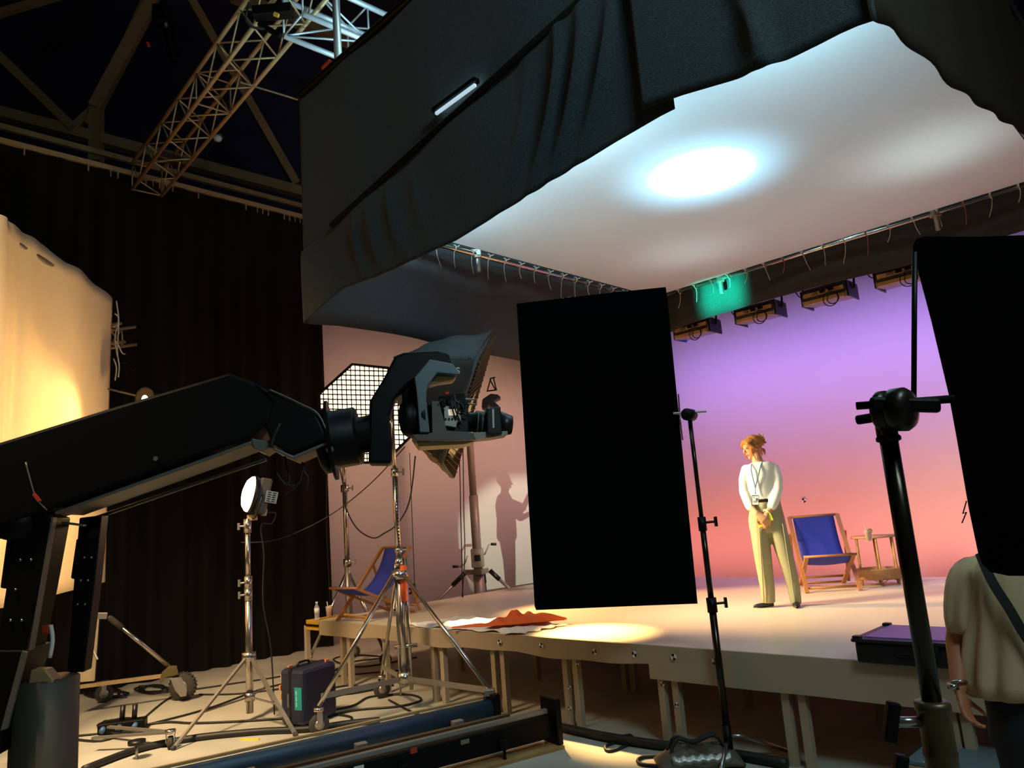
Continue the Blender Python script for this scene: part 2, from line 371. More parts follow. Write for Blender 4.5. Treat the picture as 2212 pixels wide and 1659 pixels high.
# ================================================================ TRUSSES
def truss(name, label, p0, p1, w, seg, mt, rc=.024, rb=.011):
    t = thing(name, label, 'truss', p0); d = (p1 - p0).normalized(); x = d.cross(ZU).normalized(); y = x.cross(d)
    co_ = [(x * i + y * j) * (w / 2) for i, j in ((-1, -1), (1, -1), (1, 1), (-1, 1))]
    for c in co_: b = MB(); b.cyl(p0 + c, p1 + c, rc, n=12); b.build('chord', mt, t, True)
    L = (p1 - p0).length; n = int(L / seg)
    for k in range(n):
        a = p0 + d * (L * k / n); c = p0 + d * (L * (k + 1) / n)
        for q in range(4):
            u, v = co_[q], co_[(q + 1) % 4]
            if (k + q) % 2: u, v = v, u
            b = MB(); b.cyl(a + u, c + v, rb, n=6); b.build('brace', mt, t, True)
    for k in (0, n // 2, n):
        a = p0 + d * (L * k / n)
        for q in range(4): b = MB(); b.cyl(a + co_[q], a + co_[(q + 1) % 4], rb, n=6); b.build('cross_brace', mt, t, True)
    return t
ta, tb = onz(318, 388, 7.0), onz(612, 5, 7.0); tb = tb + (tb - ta) * .16
T1 = truss('lighting_truss', 'tan lit box truss sloping up the picture from curtain track', ta, tb, .40, .32, TRUSS)
ua, ub = onz(632, 14, 6.75), onz(806, 88, 6.75); ub = ub + (ub - ua) * .6
T2 = truss('cool_lit_truss', 'silver box truss catching pale blue light above the drape', ua, ub, .40, .5, TRUSB, .028)
# black clamp where the two trusses cross
p = at(585, 22, 7.2)
hb = thing('truss_clamp', 'black clamp and control box gripping tan truss near top edge', 'clamp', p)
b = MB(); b.bar(at(548, 30, 7.1), at(632, 22, 7.1), .12, .10); b.build('body', RIG, hb, bevel=.01)
b = MB(); b.bar(at(560, 52, 7.15), at(606, 78, 7.1), .05, .04); b.build('lower_bracket', RIG, hb)
b = MB(); b.tube([at(538, 5, 7.1), at(531, 40, 7.1), at(545, 58, 7.1), at(570, 62, 7.1)], .012, 6, 4); b.build('strap', STRAP, hb)
b = MB(); b.bar(at(592, 30, 7.03), at(602, 34, 7.03), .03, .03); b.build('label_plate', YEL, hb)
for ex, ey, fx, fy in ((358, 335, 412, 348),):
    b = MB(); b.bar(onz(345, 330, 7.0), onz(395, 345, 7.0), .06, .05); tag(b.build('truss_strap', STRAP), 'black strap wrapped round lower part of the tan truss', 'strap')
# hanging hoist in the roof
p = at(345, 75, 11)
hs = thing('chain_hoist', 'dark chain hoist hanging in the roof left of tan truss', 'hoist', p)
b = MB(); b.box(at(350, 35, 11), (.22, .2, .3)); b.build('motor', RIG, hs, bevel=.02)
b = MB(); b.bar(at(360, 50, 11), at(378, 132, 11), .14, .12); b.build('chain_bag', RIG, hs, bevel=.02)
b = MB(); b.cyl(at(345, -30, 11), at(348, 30, 11), .02, n=8); b.build('chain', RIG, hs)
b = MB(); b.cyl(at(358, 50, 10.9), at(359, 58, 10.9), .025, n=8); b.build('hook', ALU, hs)
b = MB(); b.cyl(at(318, 92, 10.9), at(322, 100, 10.9), .025, n=8); b.build('red_tag', RED, hs)
# small round lamp in the roof
p = at(470, 299, 13)
lm = thing('roof_bulkhead_lamp', 'small round white lamp high on the dark roof beside truss', 'lamp', p)
b = MB(); b.ball(p, (.075, .075, .06)); b.build('globe', WHT, lm, True)
b = MB(); b.box(p + Vector((0, .05, .06)), (.12, .1, .06)); b.build('base', ALU, lm)
b = MB(); b.tube([p + Vector((-.05, 0, -.03)), at(450, 325, 13), at(442, 348, 13)], .008, 5); b.build('wire', CABLE, lm)

# ================================================================ OVERHEAD DIFFUSION BOX
ZK = 4.6
BU0, BU1, BV0, BV1 = 3.33, 8.75, -5.77, -.86
def silk_mat():
    m = bpy.data.materials.new('diffusion_silk'); m.use_nodes = True; nt = m.node_tree; nt.nodes.remove(nt.nodes['Principled BSDF'])
    out = nt.nodes['Material Output']; d = nt.nodes.new('ShaderNodeBsdfDiffuse'); t = nt.nodes.new('ShaderNodeBsdfTranslucent'); mx = nt.nodes.new('ShaderNodeMixShader')
    nz = nt.nodes.new('ShaderNodeTexNoise'); nz.inputs['Scale'].default_value = 90; rp = nt.nodes.new('ShaderNodeMix'); rp.data_type = 'RGBA'
    rp.inputs[6].default_value = (.80, .80, .79, 1); rp.inputs[7].default_value = (.86, .86, .85, 1); nt.links.new(nz.outputs[0], rp.inputs[0])
    for n in (d, t): nt.links.new(rp.outputs[2], n.inputs['Color'])
    mx.inputs[0].default_value = .5; nt.links.new(d.outputs[0], mx.inputs[1]); nt.links.new(t.outputs[0], mx.inputs[2]); nt.links.new(mx.outputs[0], out.inputs[0]); return m
SILK = silk_mat()
b = MB()
def silk(s, t):
    u = 3.45 + (8.52 - 3.45) * s; v = -5.5 + (-.97 + 5.5) * t
    return S(u, v, ZK - .05 * math.sin(PI * s) * math.sin(PI * t))
b.grid(30, 30, silk)
tag(b.build('diffusion_silk', SILK, smooth=True), 'large white translucent silk stretched overhead with bright blown out spot', 'diffusion silk')
# pipe frame
fr_ = thing('silk_frame', 'silver pipe frame holding the overhead white silk with knotted ties', 'frame', S(8.62, -5.6, ZK))
E4 = [((3.4, -5.62), (8.62, -5.62)), ((8.62, -5.62), (8.62, -.93)), ((8.62, -.93), (3.4, -.93)), ((3.4, -.93), (3.4, -5.62))]
for (a, c) in E4:
    b = MB(); b.cyl(S(*a, ZK), S(*c, ZK), .03, n=14); b.build('pipe', CHR, fr_, True)
def tie(p, out, k):
    b = MB(); b.torus(p, .036, .005, out.cross(ZU), 14, 5)
    h = .10 + .12 * random.random(); w = random.uniform(-.06, .06)
    al = UU if abs(out.dot(VV)) > .5 else VV
    b.tube([p - ZU * .03, p - ZU * (.05 + h * .4) + al * w * .3 + out * .01, p - ZU * (.05 + h) + al * w], .0038, 5, 3)
    b.tube([p, p - out * .04, p - out * .09], .006, 5); b.build('tie', ROPE if k % 4 else mat('red_cord%d' % k, '#a8584a', .7), fr_, True)
for k in range(18): tie(S(8.62, -5.4 + k * .245, ZK), UU, k + 1)
for k in range(20): tie(S(8.45 - k * .245, -5.62, ZK), -VV, k if k % 2 else 3)
for u, v in ((8.62, -4.55), (8.62, -2.0), (5.35, -5.62), (3.4, -3.0)):
    p = S(u, v, ZK); b = MB(); b.box(p, (.09, .09, .1)); b.cyl(p - ZU * .03, p - ZU * .2, .028, n=10); b.build('clamp', ALU, fr_, bevel=.008)
# upper frame + posts
GREYD = mat('grey_drape', '#454140', .9, var=.2, vs=40, bump=.3, bs=200, spec=.1)
uf = thing('drape_frame', 'dark upper pipe frame the overhead black drapes hang from', 'frame', S(BU0, BV0, 5.8))
ZTOP = 5.8
for (a, c) in (((BU0, BV0), (BU1, BV0)), ((BU1, BV0), (BU1, BV1)), ((BU1, BV1), (BU0, BV1)), ((BU0, BV1), (BU0, BV0))):
    b = MB(); b.cyl(S(*a, ZTOP), S(*c, ZTOP), .03, n=10); b.build('pipe', RIG, uf, True)
b = MB(); b.cyl(S(BU0 + .06, -5.14, 4.3), S(BU0 + .06, -5.14, 5.9), .022, n=10); b.build('post', RIG, uf, True)
b = MB(); b.cyl(S(BU0 + .05, -5.16, 5.85), S(BU0 + .05, -5.16, 7.6), .035, n=12); b.build('hanger_pole', ALU, uf, True)
b = MB(); b.cyl(S(BU0 - .02, -5.3, 5.83), S(BU0 - .02, -5.18, 5.84), .02, n=8); b.build('red_clip', RED, uf)
sp1 = plane(S(BU0 - .05, 0, 0), UU); ta1, ta2 = sp1(938, 240), sp1(1030, 172)
tl = thing('tube_lamp', 'thin lit tube lamp in black bar on the upper drape seam', 'lamp', ta1)
b = MB(); b.bar(ta1, ta2, .05, .03); b.build('housing', RIG, tl)
b = MB(); b.bar(ta1.lerp(ta2, .04) - ZU * .03 - UU * .0, ta1.lerp(ta2, .96) - ZU * .03, .02, .02); b.build('lower_tube', emit('cool_tube', (.55, .80, .95), .7), tl)
b = MB(); b.bar(ta1.lerp(ta2, .04) + ZU * .022 + UU * .035, ta1.lerp(ta2, .96) + ZU * .022 + UU * .035, .015, .015); b.build('upper_tube', emit('cool_tube_upper', (.62, .88, 1.0), 5), tl)
# near-left drape, upper band and lower skirt
hem1 = [(-5.79, 3.60), (-5.70, 3.62), (-5.35, 3.70), (-5.15, 3.74), (-4.6, 3.70), (-3.7, 3.69), (-2.83, 3.77), (-2.3, 3.82), (-1.98, 3.84), (-1.9, 3.84)]
def g(x, c, w): return math.exp(-((x - c) / w) ** 2)
def seam(v): return 4.34 + (v + 5.18) * .165
def folds(v, z):
    t = max(0, (seam(v) - z))
    o = 0
    for c, w, a in ((-2.62, .05, .06), (-2.42, .06, .065), (-2.2, .05, .05), (-2.9, .07, .03)):
        o += a * g(v - (.42 * t * t) * -1, c, w) * (.35 + .65 * min(1, t / .5)) if True else 0
    for c, w, a in ((-4.95, .05, .03), (-4.72, .06, .035), (-4.45, .06, .03), (-4.15, .08, .02)):
        o += a * g(v - .30 * t * t, c, w) * min(1, t / .25)
    hz = lerp_tab(hem1, v); tt = min(1, max(0, (seam(v) - z) / (seam(v) - hz))); return o * (1 - .8 * tt ** 3) + .015 * math.sin(v * 5 + z * 3) * (1 - tt)
b = MB()
b.grid(170, 26, lambda s, t: (lambda v: (lambda z: S(BU0 - folds(v, z), v, z))(seam(v) + .02 + (lerp_tab(hem1, v) - seam(v) - .02) * t))(-5.79 + 3.9 * s))
tag(b.build('lower_skirt_drape', DUV, smooth=True, thick=.006), 'black drape skirt with curved folds hanging at near side of the overhead silk', 'drape', None)
b = MB()
hole = lambda s, t: (-3.78 < -5.79 + 4.9 * s < -3.42) and .80 < t < .94
b.grid(140, 20, lambda s, t: S(BU0 + .02 + .012 * math.sin(s * 30), -5.79 + 4.93 * s, ZTOP + (seam(-5.79 + 4.93 * s) - .04 - ZTOP) * t))
tag(b.build('upper_band_drape', DUV, smooth=True, thick=.006), 'flat dark upper drape band with a narrow lit slit above the skirt', 'drape')
hem1b = [(-2.06, 3.90), (-1.8, 3.86), (-1.36, 3.77), (-1.1, 3.768), (-1.0, 3.770), (-.92, 3.765), (-.84, 3.75)]
b = MB(); b.grid(60, 20, lambda s, t: (lambda v: S(BU0 - .05 - .03 * g(v, -1.62 + .3 * t, .05) - .03 * g(v, -1.2 - .2 * t, .06), v, 5.0 + (lerp_tab(hem1b, v) - 5.0) * t))(-2.06 + 1.215 * s))
tag(b.build('overlapping_drape', DUV, smooth=True, thick=.006), 'second black drape panel overlapping the folded skirt towards the top right', 'drape')
# pipe the skirt hangs over
b = MB(); b.cyl(S(BU0 - .02, -5.25, seam(-5.25)), S(BU0 - .02, -1.9, seam(-1.9)), .024, n=10); b.build('skirt_pipe', BLK, uf, True)
# right-hand drape (near right side)
hem4 = [(BU0 - .08, 3.75), (3.35, 3.765), (3.44, 3.80)]
pr = plane(S(0, BV1, 0), VV)
for x, y in ((1930, 66), (1990, 120), (2060, 188), (2150, 250), (2212, 288), (2290, 330)):
    q = pr(x, y); hem4.append((q.dot(UU), min(q.z, 4.5)))
hem4 = sorted(h for h in hem4 if h[0] < BU0 + .1 or h[0] > 3.9) if False else sorted(hem4)
b = MB(); b.grid(70, 16, lambda s, t: (lambda u: S(u, BV1 + .012 * math.sin(u * 9 + t * 2), ZTOP + (lerp_tab(hem4, u) - ZTOP) * t))(BU0 - .08 + 5.5 * s))
tag(b.build('right_side_drape', mat('brown_black_drape', '#2c251b', .95, var=.4, vs=60, spec=.1), smooth=True, thick=.006), 'dark brown drape in the top right corner beside overhead silk', 'drape')
# left end drape seen from inside
hem2 = [(3.33, 3.60), (3.7, 3.63), (4.6, 3.60), (6.0, 3.51), (7.5, 3.55), (8.75, 3.9)]
b = MB(); b.grid(60, 14, lambda s, t: (lambda u: S(u, BV0 - .02 + .03 * math.sin(u * 4 + 3 * t), ZTOP + (lerp_tab(hem2, u) - ZTOP) * t))(BU0 + .02 + (BU1 - BU0) * s))
tag(b.build('left_end_drape', GREYD, smooth=True, thick=.006), 'charcoal drape hanging below left edge of silk above the pink wall', 'drape')
hem3 = [(-5.77, 4.12), (-5.43, 4.10), (-5.1, 4.16), (-4.13, 4.20), (-2.48, 4.16), (-1.29, 4.18), (2, 4.2)]
b = MB(); b.grid(70, 12, lambda s, t: (lambda v: S(BU1 + .03 * math.sin(v * 3 + 2 * t) + .02 * math.sin(v * 11) * g(v, -5.4, .5), v, 5.3 + (lerp_tab(hem3, v) - 5.3) * t))(-5.77 + 6.5 * s))
tag(b.build('far_end_drape', DUVB, smooth=True, thick=.006), 'black drape along far edge of silk above the purple backdrop', 'drape')
# guy line to the truss
b = MB(); b.cyl(at(520, 178, 7.6), S(BU0, -5.79, 5.77), .008, n=6); tag(b.build('guy_line', ROPE), 'taut pale rope from the tan truss to drape corner', 'rope')

# ================================================================ CYC FIXTURES
def fixture(i, vv, label):
    c = S(9.35, vv, 4.22); t = thing('cyclorama_fixture', label, 'stage light', c, 'stage lights along the top of the backdrop')
    prof = [(-.13, .10), (.16, .10), (.20, -.08), (-.17, -.12), (-.19, -.06)]
    b = MB(); b.prism([c + UU * x + ZU * z - VV * .28 for x, z in prof], VV * .56); b.build('housing', RIGG if i else RIGG, t, bevel=.01)
    for z0, z1, u in ((-.02, .03, -.175), (-.118, -.07, -.195)):
        b = MB(); b.box(c + UU * u + ZU * ((z0 + z1) / 2), (.02, .5, z1 - z0), Matrix((UU, VV, ZU)).transposed()); b.build('heat_sink_strip', mat('tan_reflective_strip%d' % i, '#c9a06a', .5, var=.1), t)
    for sd in (-1, 1):
        b = MB(); b.box(c + VV * sd * .285 - ZU * .02, (.34, .02, .2), Matrix((UU, VV, ZU)).transposed()); b.build('end_cap', mat('blue_tape', '#2b3fb0', .5) if (i == 0 and sd < 0) else PLAST, t, bevel=.006)
    b = MB(); b.tube([c - VV * .31, c - VV * .32 + ZU * .2, c - VV * .24 + ZU * .3, c + VV * .24 + ZU * .3, c + VV * .32 + ZU * .2, c + VV * .31], .014, 8, 4); b.build('yoke', RIG, t, True)
    b = MB(); b.cyl(c + ZU * .3, c + ZU * .55, .02, n=8); b.build('hanger', RIG, t)
    for k, (dv, R) in enumerate(((.1, .09), (.13, .07))):
        b = MB(); b.torus(c - UU * .24 + VV * dv - ZU * .12, R, .006, UU, 20, 5); b.build('cable_coil', CABLE, t, True)
    b = MB(); b.tube([c - VV * .2 + ZU * .1 - UU * .1, c - VV * .3 + ZU * .02 - UU * .14, c - VV * .42 + ZU * .16, c - VV * .5 + ZU * .4], .007, 5, 4); b.build('cable', CABLE, t, True)
    for k in range(3):
        b = MB(); b.box(c + UU * -.2 + VV * (-.1 + .1 * k) + ZU * .005 * k, (.03, .06, .03), Matrix((UU, VV, ZU)).transposed()); b.build('connector', PLAST if k else ALU, t)
for i, vv in enumerate(LAMPV):
    fixture(i, vv, ['stage light with blue taped end, nearest to the black flag', 'second stage light from black flag under the far drape', 'stage light with raised yoke and hanging cable coil', 'stage light beside the rounded black flag at the right'][i])
b = MB(); b.cyl(S(9.35, -7, 4.78), S(9.35, 1.5, 4.78), .03, n=10); tag(b.build('lamp_bar', RIG), 'black pipe carrying the stage lights above purple backdrop', 'pipe')

# ================================================================ CENTRE FLAG BOARD AND ITS STAND
fb = through(at(1140, 1000, 5.85), at(1480, 1000, 5.65))
bd = thing('flag_board', 'tall black foam board standing in front of the stage centre', 'flag board', fb(1330, 1310))
nb = fb.n if fb.n.y > 0 else -fb.n
b = MB(); b.prism([fb(*p) for p in ((1116, 656), (1200, 646), (1330, 631), (1438, 620), (1441, 640), (1507, 1304), (1400, 1308), (1158, 1318), (1155, 1310))], nb * .05); b.build('panel', BOARD, bd)
for (x, y) in ((1125, 657), (1136, 655), (1215, 645), (1228, 643), (1466, 905)):
    b = MB(); b.box(fb(x, y - 1) + nb * .02, (.02, .02, .008)); b.build('torn_white_edge', WHT, bd)
b = MB(); b.tube([fb(1466, 850) + nb * .03, fb(1469, 900) + nb * .03, fb(1475, 950) + nb * .03], .006, 6); b.build('wire_clip', ALU, bd)
def cstand_knob(b, p, d, L=.07):
    d = Vector(d).normalized(); b.cyl(p, p + d * L, .009, n=8); q = p + d * L; b.bar(q - ZU * .035, q + ZU * .035, .018, .03)
GLS = mat('dark_chromed_steel', '#3b342a', .24, .85, var=.2, vs=10)
cs = thing('flag_stand', 'slim black and chrome stand holding the tall black board', 'light stand', (1.30, 5.56, 0))
cp_ = facing((1.30, 5.56, 0)); cb = Vector((1.30, 5.56, 0))
z1, z2, z3 = cp_(1550, 1300).z, cp_(1524, 1125).z, cp_(1486, 905).z
for r, za, zb in ((.026, .12, z1), (.021, z1, z2), (.016, z2, z3)):
    b = MB(); b.cyl(cb + ZU * za, cb + ZU * zb, r, n=14); b.build('pole', GLS, cs, True)
for z, r in ((z1, .036), (z2, .03)):
    b = MB(); b.cyl(cb + ZU * (z - .07), cb + ZU * (z + .03), r, n=14); cl = b.build('collar', RIG, cs, True)
    b = MB(); cstand_knob(b, cb + ZU * (z - .01) + RT * .03, RT + Vector((0, 0, .1))); b.build('knob', RIG, cl)
b = MB(); b.cyl(cb + ZU * (z3 + .03) + Vector((-.03, -.04, 0)), cb + ZU * (z3 + .03) + Vector((.03, .04, 0)), .045, n=18); gh = b.build('grip_head', RIG, cs, True)
b = MB(); b.cyl(cb + ZU * (z3 + .04) + RT * -.12, cb + ZU * (z3 + .055) + RT * .13, .009, n=8); b.build('arm', ALU, cs)
for k in range(3):
    a = 2.2 + k * 2 * PI / 3; d = Vector((math.cos(a), math.sin(a), 0))
    b = MB(); b.tube([cb + ZU * (.10 + .03 * k), cb + d * .10 + ZU * (.10 + .03 * k), cb + d * .42 + ZU * .025], .014, 8); b.build('leg', CHR, cs, True)
b = MB(); b.cyl(cb + ZU * .03, cb + ZU * .24, .03, n=14); b.build('base_collar', RIG, cs, True)
# sandbag / cloth bag slung on the base
pb = onz(1510, 1652)
BAGM = mat('silver_brown_bag_cloth', '#57493c', .6, var=.4, vs=14, bump=.6, bs=18)
sg = thing('sandbag', 'crumpled brown sandbag with strap on the foot of the flag stand', 'sandbag', pb)
b = MB(); b.grid(36, 22, lambda s, t: pb + Vector(((s - .5) * .56, (t - .5) * .30, .0)) + ZU * (.015 + (.11 - .05 * g(s, .5, .12)) * (math.sin(PI * s) * math.sin(PI * t)) ** .45 + .012 * math.sin(s * 37 + t * 9) * math.sin(PI * s) * math.sin(PI * t) + .010 * math.sin(t * 31 + s * 17) * math.sin(PI * s)))
b.build('bag', BAGM, sg, True, thick=.02)
for y in (-.05, .06):
    b = MB(); b.tube([pb + Vector((-.2, y, .08)), pb + Vector((-.14, y * .6, .18)), pb + Vector((-.02, y * .3, .15)), pb + Vector((.12, y * .6, .19)), pb + Vector((.2, y, .08))], .012, 6, 4); b.build('strap', STRAP, sg, True)
b = MB(); b.grid(20, 8, lambda s, t: pb + Vector(((s - .5) * .4, -.12 - .03 * math.sin(PI * t), .03 + .07 * t + .008 * math.sin(s * 40)))); b.build('reflective_flap', ALU, sg, True, thick=.006)

# ================================================================ RIGHT FOREGROUND STAND WITH ROUNDED FLAG
rb_ = at(1918, 940, 1.42); rb_ = Vector((rb_.x, rb_.y, 0)); rf = facing(rb_); rn = rf.n
fg = thing('grip_stand', 'large dark steel grip stand close up at the right with clamp head', 'light stand', rb_)
zc = rf(1990, 1520).z; zt = rf(1918, 940).z
b = MB(); b.cyl(rb_ + ZU * zc, rb_ + ZU * zt, .0165, n=20); b.build('upper_pole', GLS, fg, True)
b = MB(); b.cyl(rb_ + ZU * .1, rb_ + ZU * (zc - .06), .0225, n=20); b.build('lower_pole', GLS, fg, True)
GOLD = mat('worn_bronze_steel', '#5d4d33', .38, .6, var=.25, vs=20)
b = MB(); b.lathe(rb_, [(.026, zc - .16), (.027, zc - .09), (.0285, zc - .085), (.0285, zc - .08), (.027, zc - .075), (.027, zc - .012), (.030, zc - .01), (.030, zc + .004), (.018, zc + .006)], 22); cl = b.build('collar', GOLD, fg, True)
for zz in (zc - .03, zc - .118):
    p = rb_ + ZU * zz; b = MB(); b.cyl(p - RT * .02, p - RT * .075, .009, n=10); b.build('bolt', CHR, cl, True)
    b = MB(); b.bar(p - RT * .078 + ZU * .034 + RT * .01, p - RT * .084 - ZU * .034 - RT * .004, .02, .022); b.build('t_knob', RIG, cl, bevel=.005)
b = MB(); b.lathe(rb_, [(.019, zt - .012), (.022, zt - .01), (.022, zt - .004), (.018, zt), (.018, zt + .012), (.016, zt + .02)], 20); b.build('top_collar', RIG, fg, True)
hc = rf(1930, 888) - rn * .02
b = MB(); ax = (RT * .75 - Vector((rn.x, rn.y, 0)) * .65).normalized()
b.lathe(hc - ax * .03, [(.032, 0), (.038, .006), (.038, .018), (.033, .02), (.033, .026), (.040, .03), (.041, .052), (.034, .062), (.02, .066)], 24, ax); hd = b.build('grip_head', mat('dark_bronze_head', '#2a241b', .35, .5, var=.2), fg, True)
b = MB(); b.box(rf(1915, 932), (.03, .03, .04)); b.build('socket', GOLD, fg, bevel=.004)
b = MB(); b.bar(rf(1880, 878) - rn * .05, rf(2030, 880) - rn * .03, .018, .026); b.build('clamp_lever', RIG, hd, bevel=.006)
b = MB(); b.bar(rf(1848, 908), rf(1900, 900), .014, .018); b.build('wing_lever', RIG, hd, bevel=.005)
b = MB(); b.cyl(rf(1852, 882) - rn * .045, rf(2060, 864) - rn * .02, .0075, n=12); b.build('arm', RIG, fg, True)
for k in range(3):
    a = 2.6 + k * 2 * PI / 3; d = Vector((math.cos(a), math.sin(a), 0)); b = MB()
    b.tube([rb_ + ZU * (.12 + .03 * k), rb_ + d * .12 + ZU * (.12 + .03 * k), rb_ + d * .48 + ZU * .02], .013, 8); b.build('leg', RIG, fg, True)
fl = thing('rounded_flag', 'black fabric flag with rounded corners blocking the right edge of view', 'flag', rf(2150, 1240))
poly = [(1972, 530), (1980, 516), (1998, 511), (2120, 511), (2300, 505), (2420, 505), (2420, 1245), (2180, 1244), (2140, 1236), (2122, 1218), (2114, 1195), (2094, 1100), (2070, 960), (2050, 850), (2012, 690), (1986, 592), (1975, 560)]
b = MB(); b.prism([rf(x, y) for x, y in poly], rn * .012); b.build('fabric', BOARD, fl)
b = MB(); b.cyl(rf(1976, 545), rf(1974, 862), .0048, n=10); b.build('frame_rod', RIG, fl, True)
b = MB(); b.tube([rf(2088, 1082), rf(2080, 1110), rf(2088, 1106), rf(2078, 1130)], .0012, 5); b.build('loose_thread', STRAP, fl)

# ================================================================ RIGHT PERSON (back of torso, arm)
def remesh(o, vox, sm=6):
    md = o.modifiers.new('remesh', 'REMESH'); md.mode = 'VOXEL'; md.voxel_size = vox; md.use_smooth_shade = True
    md = o.modifiers.new('smooth', 'SMOOTH'); md.factor = .5; md.iterations = sm
    return o
def ell(c, rx, ry, n=20, ax=None, ay=None):
    c = Vector(c); ax = ax or Vector((1, 0, 0)); ay = ay or Vector((0, 1, 0))
    return [c + ax * (rx * math.cos(2 * PI * i / n)) + ay * (ry * math.sin(2 * PI * i / n)) for i in range(n)]
def hand(b, wrist, d, palm_n, sc=1.0, curl=.5, side=1):
    """palm with five separate bent fingers; d = direction of the hand, palm_n = normal of the palm"""
    d = Vector(d).normalized(); n = Vector(palm_n); n = (n - d * n.dot(d)).normalized(); w = d.cross(n) * side; wrist = Vector(wrist)
    b.loft([ell(wrist + d * (t * .095 * sc), rx * sc, ry * sc, 14, w, n) for t, rx, ry in ((-.15, .024, .019), (.15, .030, .017), (.6, .040, .015), (1.0, .040, .013))])
    for k, (off, L) in enumerate(((-.030, .070), (-.010, .080), (.011, .074), (.030, .058))):
        p0 = wrist + d * .085 * sc + w * off * sc; L *= sc; pts = [p0]; ang = 0
        for seg, fr in ((0, .45), (1, .3), (2, .25)):
            ang += curl * (.55 + .35 * seg); pts.append(pts[-1] + (d * math.cos(ang) + n * math.sin(ang)) * L * fr)
        b.chain(pts, [.0092 * sc, .0086 * sc, .0078 * sc, .0068 * sc], 8, 2)
    p0 = wrist + d * .03 * sc - w * .032 * sc
    b.chain([p0, p0 + (d * .6 - w * .6 + n * .3) * .04 * sc, p0 + (d * .9 - w * .45 + n * .6) * .068 * sc], [.012 * sc, .0105 * sc, .009 * sc], 8, 2)
pf = facing(at(2150, 1350, 3.0)); pn = pf.n; pxr = RT * 1.0; pxr = Vector((pn.y, -pn.x, 0))
def PP(x, y, o=0): return pf(x, y) + pn * o
pr_ = thing('person', 'person in loose beige t-shirt with a dark strap, seen from behind at the right edge', 'person', Vector((PP(2200, 1500).x, PP(2200, 1500).y, 0)))
b = MB()
sh = PP(2096, 1232); el_ = PP(2067, 1388, .0); wr = PP(2072, 1474, -.10)
b.chain([sh, el_, wr], [.055, .043, .027], 14, 5)
hand(b, wr + Vector((0, 0, -.005)), PP(2098, 1548, -.15) - wr, pxr - pn * .4, 1.0, .5, 1)
tor = PP(2215, 1300, .02); nk = PP(2200, 1140, .02); hd_ = PP(2190, 1075, .0)
b.chain([Vector((tor.x, tor.y, .85)), tor - ZU * .1], [.13, .12], 14, 3); b.chain([sh, tor + ZU * .15, PP(2330, 1240)], [.05, .08, .05], 12, 3)
b.chain([tor - ZU * .1, tor + ZU * .15, nk, hd_], [.12, .13, .055, .06], 14, 3)
b.ball(hd_ + ZU * .06, (.078, .095, .115), 18, 12)
b.ball(hd_ + ZU * .04 + pn * .095, (.014, .02, .02), 8, 6)
for sx in (-1, 1): b.ball(hd_ + ZU * .05 + pxr * .08 * sx, (.012, .02, .032), 8, 6)
b.chain([PP(2330, 1240), PP(2350, 1390), PP(2345, 1480)], [.055, .043, .03], 12, 4)
for sx in (2200, 2290):
    f_ = PP(sx, 1500); b.chain([Vector((f_.x, f_.y, .88)), Vector((f_.x, f_.y, .48)), Vector((f_.x, f_.y, .08))], [.08, .058, .045], 12, 4)
remesh(b.build('body', SKIN2, pr_), .007, 4)
# T-shirt: torso and sleeve with hanging folds
def shirt_ring(y, xl, xr, dep, ph):
    a, c = PP(xl, y), PP(xr, y); ctr = (a + c) / 2; rx = (c - a).length / 2; out = []
    for i in range(120):
        t = 2 * PI * i / 120; k = 1 + .065 * math.sin(11 * t + ph + .8 * math.sin(3 * t)) * min(1, max(0, (y - 1230) / 120)) + .02 * math.sin(17 * t + 2)
        out.append(ctr + pxr * rx * k * math.cos(t) + pn * dep * k * math.sin(t))
    return out
b = MB(); b.loft([shirt_ring(*q) for q in ((1172, 2150, 2260, .05, 0), (1185, 2118, 2290, .09, .2), (1208, 2092, 2322, .12, .3), (1250, 2072, 2345, .14, .4), (1310, 2080, 2340, .15, .6), (1400, 2072, 2335, .155, .8), (1470, 2072, 2335, .16, 1.0), (1512, 2072, 2338, .165, 1.2))], True)
b.build('t_shirt', BEIG, pr_, True, sub=1)
b = MB()
def slv(c, r, r2, ph): 
    return [Vector(c) + pxr * r * math.cos(t) * (1 + .07 * math.sin(7 * t + ph)) + pn * r2 * math.sin(t) * (1 + .07 * math.sin(7 * t + ph)) for t in (2 * PI * i / 70 for i in range(70))]
b.loft([slv(PP(2110, 1200), .045, .06, 0), slv(PP(2094, 1225), .075, .08, .3), slv(PP(2085, 1280), .078, .085, .6), slv(PP(2082, 1340), .074, .085, 1), slv(PP(2086, 1372), .068, .08, 1.3)], True)
b.build('sleeve', BEIG, pr_, True, sub=1)
b = MB(); b.loft([ell(PP(2190 + q, y), rx, .12, 20, pxr, pn) for y, rx, q in ((1490, .16, 45), (1540, .16, 45), (1600, .16, 45))]); 
for sx in (2196, 2290):
    f_ = PP(sx, 1530); b.loft([ell((f_.x, f_.y, z), rx, ry, 18, pxr, pn) for z, rx, ry in ((.92, .11, .12), (.5, .085, .09), (.05, .08, .085))])
remesh(b.build('trousers', mat('dark_green_trousers', '#14171a', .85, var=.3, vs=12), pr_), .02, 6)
for sx in (2196, 2290):
    f_ = PP(sx, 1530); b = MB(); b.loft([ell((f_.x, f_.y + dy, .05 + hz), rx, hz_, 14, pxr, ZU) for dy, rx, hz_, hz in ((-.12, .03, .03, 0), (-.06, .045, .05, .0), (.08, .045, .04, 0), (.16, .03, .025, -.01))]); b.build('shoe', SHOE, pr_, True)
b = MB(); b.ball(hd_ + ZU * .085 - pn * .015, (.088, .10, .105), 18, 12); b.build('hair', mat('brown_hair', '#3a2416', .6, bump=.4), pr_, True)
